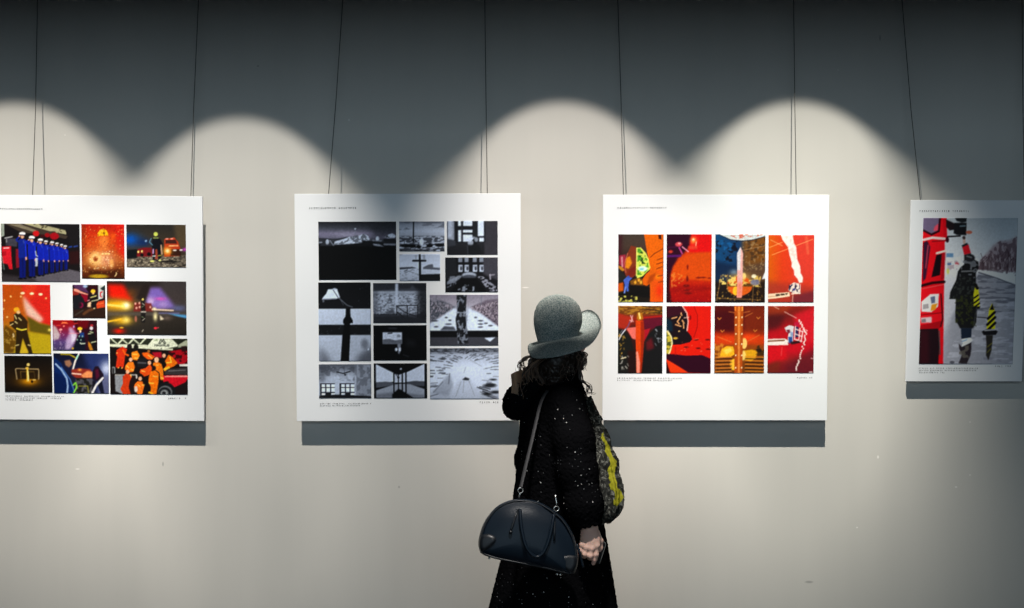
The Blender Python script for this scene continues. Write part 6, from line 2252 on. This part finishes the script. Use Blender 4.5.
# ---- scarf over the front arm
M_SCARF = cloth('scarf_print', (0.02, 0.02, 0.02), 0.75, 0.2, 0.0, 0.3, 90)
nt, n, l, b = nodes(M_SCARF)
tc = n.new('ShaderNodeTexCoord')
va = n.new('ShaderNodeTexNoise')
va.inputs['Scale'].default_value = 42
va.inputs['Detail'].default_value = 3
va.inputs['Distortion'].default_value = 1.2
l.new(tc.outputs['Object'], va.inputs['Vector'])
ra = n.new('ShaderNodeValToRGB')
ra.color_ramp.interpolation = 'CONSTANT'
E = ra.color_ramp.elements
E[0].position, E[0].color = 0.0, (0.012, 0.012, 0.010, 1)
E[1].position, E[1].color = 0.50, (0.06, 0.06, 0.05, 1)
for p_, c_ in ((.545, (0.012, 0.012, 0.010, 1)), (.57, (0.22, 0.22, 0.19, 1)), (.60, (0.05, 0.05, 0.04, 1))):
    e = E.new(p_)
    e.color = c_
l.new(va.outputs['Fac'], ra.inputs['Fac'])
at = n.new('ShaderNodeVertexColor')
at.layer_name = 'dye'
vb = n.new('ShaderNodeTexNoise')
vb.inputs['Scale'].default_value = 34
vb.inputs['Detail'].default_value = 4
l.new(tc.outputs['Object'], vb.inputs['Vector'])
sc_ = n.new('ShaderNodeSeparateColor')
l.new(at.outputs['Color'], sc_.inputs[0])
ad = n.new('ShaderNodeMath')
ad.operation = 'ADD'
l.new(sc_.outputs[0], ad.inputs[0])
l.new(vb.outputs['Fac'], ad.inputs[1])
gt = n.new('ShaderNodeMapRange')
gt.inputs['From Min'].default_value = 0.94
gt.inputs['From Max'].default_value = 1.0
l.new(ad.outputs[0], gt.inputs['Value'])
mx = n.new('ShaderNodeMixRGB')
mx.inputs['Color2'].default_value = (0.30, 0.28, 0.012, 1)
l.new(gt.outputs['Result'], mx.inputs['Fac'])
l.new(ra.outputs[0], mx.inputs['Color1'])
l.new(mx.outputs[0], b.inputs['Base Color'])
SP = [wp(587.5, 398, -.60), wp(594.5, 418, -.625), wp(600.5, 440, -.64), wp(605.5, 465, -.655), wp(608.5, 488, -.665), wp(608, 503, -.67), wp(605, 513, -.68)]
SR = [.012, .017, .026, .036, .043, .046, .034]


def scarf_sdf(X, Y, Z):
    d = chain(X, Y, Z, SP, SR, .03)
    c = np.interp(Z, [q[2] for q in SP[::-1]], [q[0] for q in SP[::-1]])
    a = np.arctan2(Y + .66, X - c)
    d = d + .0045 * np.sin(9 * a + 10 * Z) + .0025 * np.sin(17 * a - 24 * Z)
    d = smin(d, cone(X, Y, Z, wp(600, 521, -.70), wp(606, 513, -.69), .013, .022), .02)
    return d + .002 * wob(X, Y, Z, .03)


v, f = surface_nets(scarf_sdf, (.18, -.76, .80), (.44, -.56, 1.32), .004)
sca = from_arrays('scarf', v, f, M_SCARF, person)
zt = v[:, 2]
px = 512 + v[:, 0] * F / (D + v[:, 1])
py = 304 - (v[:, 2] - CZ) * F / (D + v[:, 1])
# yellow run down the middle of the cloth, black lace along its edges and hem
mid = np.interp(py, [395, 440, 465, 490, 505, 526], [594, 606, 611, 616, 617, 619])
wdt = np.interp(py, [395, 440, 470, 500, 520], [2.5, 4, 6.2, 7.5, 5])
yel = np.clip(1.15 - np.abs(px - mid - 2.0 * np.sin(py / 6.5) - np.sin(py / 2.7)) / wdt, 0, 1) * np.interp(py, [400, 430, 445, 500, 512, 520], [.2, .7, 1, 1, .35, .1])
cols = np.ones((len(v), 4), np.float32)
cols[:, :3] = (.75 * yel)[:, None]
ca = sca.data.color_attributes.new('dye', 'FLOAT_COLOR', 'POINT')
ca.data.foreach_set('color', cols.ravel())
sca['label'] = 'yellow and black patterned scarf'

# ---- boots, below the frame
for s in (-1, 1):
    hx_ = W(556, 0, PY).x + RX * .085 * s
    hy_ = PY + RY * .085 * s
    fx_ = hx_ + (.06 if s > 0 else -.13) * FX

    def boot_sdf(X, Y, Z):
        d = chain(X, Y, Z, [(fx_ + (.0 if s > 0 else .02), hy_, .33), (fx_, hy_, .12), (fx_, hy_, .055)], [.062, .050, .046], .02)
        d = smin(d, cone(X, Y, Z, (fx_ - .03, hy_, .048), (fx_ + .14, hy_ + .034, .040), .046, .036), .03)
        d = np.maximum(d, Z - .32)
        return np.maximum(d, .001 - Z)
    v, f = surface_nets(boot_sdf, (fx_ - .13, hy_ - .12, -.012), (fx_ + .22, hy_ + .14, .34), .006)
    from_arrays('boot', v, f, M_BOOT, person)

# ------------------------------------------------------------------ phone in the hand
phone = empty('mobile_phone', wp(595, 556, -.7215), 'thin black mobile phone held in the hanging right hand', 'phone')
M_PH = mat('phone_glass', (0.006, 0.006, 0.007), 0.3, 0.4)
M_RIM = mat('phone_rim', (0.28, 0.28, 0.27), 0.35, 0.5, 0.6)


def slab(corners, r, t, y):
    """Rounded quad in the frame plane at depth y, t thick."""
    pts = []
    n_ = len(corners)
    for i, p in enumerate(corners):
        a, c = corners[i - 1], corners[(i + 1) % n_]
        p, a, c = np.array(p, float), np.array(a, float), np.array(c, float)
        u, w_ = (a - p) / np.linalg.norm(a - p), (c - p) / np.linalg.norm(c - p)
        for q in range(5):
            s = q / 4
            pts.append(p + u * r * (1 - s) ** 2 + w_ * r * s ** 2)
    bm = bmesh.new()
    A = [bm.verts.new(W(q[0], q[1], y - t / 2)) for q in pts]
    B_ = [bm.verts.new(W(q[0], q[1], y + t / 2)) for q in pts]
    bm.faces.new(A)
    bm.faces.new(B_[::-1])
    for i in range(len(A)):
        bm.faces.new((A[i], B_[i], B_[(i + 1) % len(A)], A[(i + 1) % len(A)]))
    return bm


PC = [(598.2, 536.6), (606.2, 543.8), (599.2, 565.0), (590.4, 558.0)]
from_bm('case', slab(PC, 2.2, .006, -.7205), M_PH, phone)
bm = bmesh.new()
loop = []
for i, p in enumerate(PC):
    loop.append(p)
pts = [wp(a[0], a[1], -.7235) for a in ((598.2, 536.8), (602.3, 540.3), (605.4, 543.2), (605.6, 545.4), (603.2, 552.6), (599.6, 563.6))]
add_tube(bm, pts, .0011, 6)
from_bm('edge', bm, M_RIM, phone)

# ------------------------------------------------------------------ handbag on the hip
BY = -.838
M_BAG = mat('bag_leather_navy', (0.004, 0.0085, 0.015), 0.36, 0.18)
nt, n, l, b = nodes(M_BAG)
tc = n.new('ShaderNodeTexCoord')
z1 = n.new('ShaderNodeTexVoronoi')
z1.inputs['Scale'].default_value = 420
l.new(tc.outputs['Object'], z1.inputs['Vector'])
q = n.new('ShaderNodeBump')
q.inputs['Strength'].default_value = 0.12
q.inputs['Distance'].default_value = 0.002
l.new(z1.outputs['Distance'], q.inputs['Height'])
l.new(q.outputs['Normal'], b.inputs['Normal'])
M_BAGT = mat('bag_trim', (0.008, 0.010, 0.013), 0.4, 0.3)
M_CHROME = mat('bag_hardware', (0.75, 0.75, 0.72), 0.25, 0.5, 0.9)
M_STRAP = mat('bag_strap', (0.022, 0.022, 0.024), 0.6, 0.2)
bag = empty('handbag', wp(530, 567, BY), 'dark navy leather dome handbag slung at the hip of the person', 'handbag')
OUTL = [(480.4, 553.0), (478.4, 545), (479.6, 535), (484.4, 522), (493.6, 509.5), (505, 502.0), (519, 499.0), (536, 501.0), (551, 508.6), (564.5, 520), (574, 536.5), (578.0, 554), (577.2, 566), (573, 574.4), (565, 573.6), (545, 569.0), (522, 564.4), (500, 560.0), (486, 556.0)]
OL = smooth_path(OUTL + [OUTL[0]], 5)[:-1]
cxy = np.mean(np.array(OL), 0)


def base_dist(p):
    """0 at the bag's base line, 1 at its top."""
    a, c = np.array((480.4, 553.5)), np.array((573, 575.0))
    u = (c - a) / np.linalg.norm(c - a)
    nn = np.array((u[1], -u[0]))
    return float(np.clip(((np.array(p) - a) @ nn) / 62, 0, 1))


bm = bmesh.new()
LAY = [(-1.0, .90), (-.96, .955), (-.80, .985), (-.45, 1.0), (0, 1.003), (.45, 1.0), (.80, .985), (.96, .955), (1.0, .90)]
rings = []
for s, sc2 in LAY:
    ring = []
    for p in OL:
        h = base_dist(p)
        half = .070 - .036 * h
        x = cxy[0] + (p[0] - cxy[0]) * sc2
        y = cxy[1] + (p[1] - cxy[1]) * sc2
        ring.append(bm.verts.new(W(x, y, BY + .012 * h + s * half)))
    rings.append(ring)
NP = len(OL)
for A, B_ in zip(rings[:-1], rings[1:]):
    for i in range(NP):
        bm.faces.new((A[i], B_[i], B_[(i + 1) % NP], A[(i + 1) % NP]))
for side, ring0, sg in ((0, rings[0], -1), (1, rings[-1], 1)):
    prev = ring0
    for sc2 in (.72, .48, .24):
        cur = []
        for p in OL:
            x = cxy[0] + (p[0] - cxy[0]) * .90 * sc2 / .9
            y = cxy[1] + (p[1] - cxy[1]) * .90 * sc2 / .9
            h = base_dist((x, y))
            half = .070 - .036 * h + (.022 if sg < 0 else .004) * (1 - sc2 ** 2)
            cur.append(bm.verts.new(W(x, y, BY + .012 * h + sg * half)))
        for i in range(NP):
            bm.faces.new((prev[i], cur[i], cur[(i + 1) % NP], prev[(i + 1) % NP]))
        prev = cur
    bm.faces.new(prev)
from_bm('bag_body', bm, M_BAG, bag, True, True)


def bag_front(px, py, lift=.003):
    h = base_dist((px, py))
    r = np.hypot((px - cxy[0]) / 50, (py - cxy[1]) / 36)
    return BY + .012 * h - (.070 - .036 * h) - .022 * max(0, 1 - r * r) - lift


# reinforced lower corners
for poly in ([(480.6, 551.5), (479.2, 545), (480.6, 536), (486, 533.6), (493.5, 535.5), (496.5, 540), (492, 545.5), (484, 551.5)],
             [(572.4, 573.0), (576.6, 566), (577.2, 557), (571, 554.6), (563, 556), (558.6, 560), (562, 566), (568, 571.8)]):
    P = smooth_path(poly + [poly[0]], 4)[:-1]
    c0 = np.mean(np.array(P), 0)
    bm = bmesh.new()
    A = [bm.verts.new(W(p[0], p[1], bag_front(p[0], p[1], -.002) + (.012 if np.hypot(*(np.array(p) - cxy)) > 40 else 0))) for p in P]
    B_ = [bm.verts.new(W(c0[0] + (p[0] - c0[0]) * .9, c0[1] + (p[1] - c0[1]) * .9, bag_front(*(c0 + (np.array(p) - c0) * .9), .005))) for p in P]
    C_ = [bm.verts.new(W(c0[0] + (p[0] - c0[0]) * .5, c0[1] + (p[1] - c0[1]) * .5, bag_front(*(c0 + (np.array(p) - c0) * .5), .0065))) for p in P]
    for X_, Y_ in ((A, B_), (B_, C_)):
        for i in range(len(P)):
            bm.faces.new((X_[i], Y_[i], Y_[(i + 1) % len(P)], X_[(i + 1) % len(P)]))
    bm.faces.new(C_)
    from_bm('corner_patch', bm, M_BAGT, bag, True, True)
# handle hanging over the front, with its tabs
hpath = [(520, 509.5), (520.6, 520), (522.2, 532), (525.5, 545), (530.5, 553.5), (537, 557), (543, 553), (547.5, 544), (550.6, 533), (552.8, 522), (554.2, 514.5)]
P = smooth_path([wp(a, c, bag_front(a, c, .010)) for a, c in hpath], 5)
bm = bmesh.new()
add_tube(bm, P, .0055, 8)
from_bm('handle', bm, M_BAG, bag, True, True)
for pts in ([(517.8, 509.5), (515.4, 517), (512.4, 525.5), (510.4, 532)], [(554.6, 513), (554.6, 522), (554.6, 531), (554.4, 541)]):
    bm = bmesh.new()
    add_tube(bm, [wp(a, c, bag_front(a, c, .004)) for a, c in pts], 0, 8, flat=(.007, .004, (1, 0, 0)))
    from_bm('tab', bm, M_BAGT, bag, True, True)
bm = bmesh.new()
c0 = W(510.6, 532.2, bag_front(510.6, 532.2, .006))
bmesh.ops.create_uvsphere(bm, u_segments=12, v_segments=8, radius=.0065, matrix=Matrix.Translation(c0))
from_bm('stud', bm, M_BAGT, bag, True, True)
# piping along the dome seam
bm = bmesh.new()
sel = [p for p in OL]
pp = [wp(cxy[0] + (p[0] - cxy[0]) * .955, cxy[1] + (p[1] - cxy[1]) * .955, bag_front(cxy[0] + (p[0] - cxy[0]) * .955, cxy[1] + (p[1] - cxy[1]) * .955, -.0025)) for p in sel]
add_tube(bm, pp, .0026, 6, closed=True)
from_bm('piping', bm, M_BAGT, bag, True, True)
# clips and rings
def ring(cx_, cy_, y, r, tw=.0017):
    bm = bmesh.new()
    c0 = W(cx_, cy_, y)
    add_tube(bm, [c0 + Vector((r * math.cos(t), 0.002 * math.cos(t), r * math.sin(t))) for t in np.linspace(0, 2 * math.pi, 16, endpoint=False)], tw, 6, closed=True)
    return bm


for cx_, cy_, tail in ((520.6, 490.4, (519.2, 497.6)), (556.4, 508.8, (556.6, 502.4))):
    y = bag_front(cx_, 505, .004) + .01
    bm = ring(cx_, cy_, y, .0085)
    if tail[1] > cy_:
        add_tube(bm, [wp(cx_ - .4, cy_ + 2.2, y), wp(tail[0], tail[1], y + .004)], .0024, 6)
    else:
        add_tube(bm, [wp(cx_, cy_ - 2.4, y), wp(tail[0], tail[1], y), wp(555.8, 498.6, y + .004), wp(555.2, 494.6, y + .006)], [.0024, .0018, .0016, .0022], 6)
    from_bm('clip', bm, M_CHROME, bag, True, True)['label'] = 'silver clip of the shoulder strap'
# feet under the base
for a, c in ((489.2, 559.0), (557.2, 575.0), (560.4, 575.4)):
    bm = bmesh.new()
    bmesh.ops.create_uvsphere(bm, u_segments=10, v_segments=6, radius=.0042, matrix=Matrix.Translation(W(a, c - .9, BY - .045 if a < 500 else BY - .055)))
    from_bm('foot', bm, M_CHROME, bag, True, True)['label'] = 'small silver foot'
# hanging zip end at the side
bm = bmesh.new()
add_tube(bm, smooth_path([wp(576.4, 544, BY - .02), wp(579.6, 552, BY - .03), wp(581.4, 560, BY - .03), wp(583.4, 567.5, BY - .03)], 4), 0, 8, flat=(.008, .004, (1, 0, 0)))
from_bm('zip_pull', bm, M_BAG, bag, True, True)
# strap over the shoulder, lying on coat and hood
def clothes(p):
    X_, Y_, Z_ = (np.array([q]) for q in p)
    return float(min(coat_sdf(X_, Y_, Z_)[0], hood_sdf(X_, Y_, Z_)[0]))


def on_front(px_, py_, lift=.010):
    y = -.95
    while y < -.3 and clothes(W(px_, py_, y)) > lift:
        y += .002
    return tuple(W(px_, py_, y))


def on_top(x_, y_, lift=.010):
    z = 1.45
    while z > 1.0 and clothes((x_, y_, z)) > lift:
        z -= .002
    return (x_, y_, z)


st = [wp(520.6, 488.2, bag_front(520.6, 505, .004) + .01)]
ya, yb = st[0][1], on_front(543.4, 397)[1]
for a, c in ((523.2, 477), (526.2, 464), (530.6, 446), (535.2, 426), (539.6, 407), (543.4, 397)):
    t = (488.2 - c) / 91.2
    st.append(wp(a, c, min(on_front(a, c)[1], ya + (yb - ya) * t)))
x0 = W(547, 390, -.6).x
st += [on_top(x0 + .001, st[-1][1] + .022)]
bm = bmesh.new()
add_tube(bm, smooth_path(st, 6), 0, 8, flat=(.0125, .0035, (1, -.25, 0)))
from_bm('shoulder_strap', bm, M_STRAP, bag, True, True)['label'] = 'thin dark grey shoulder strap'
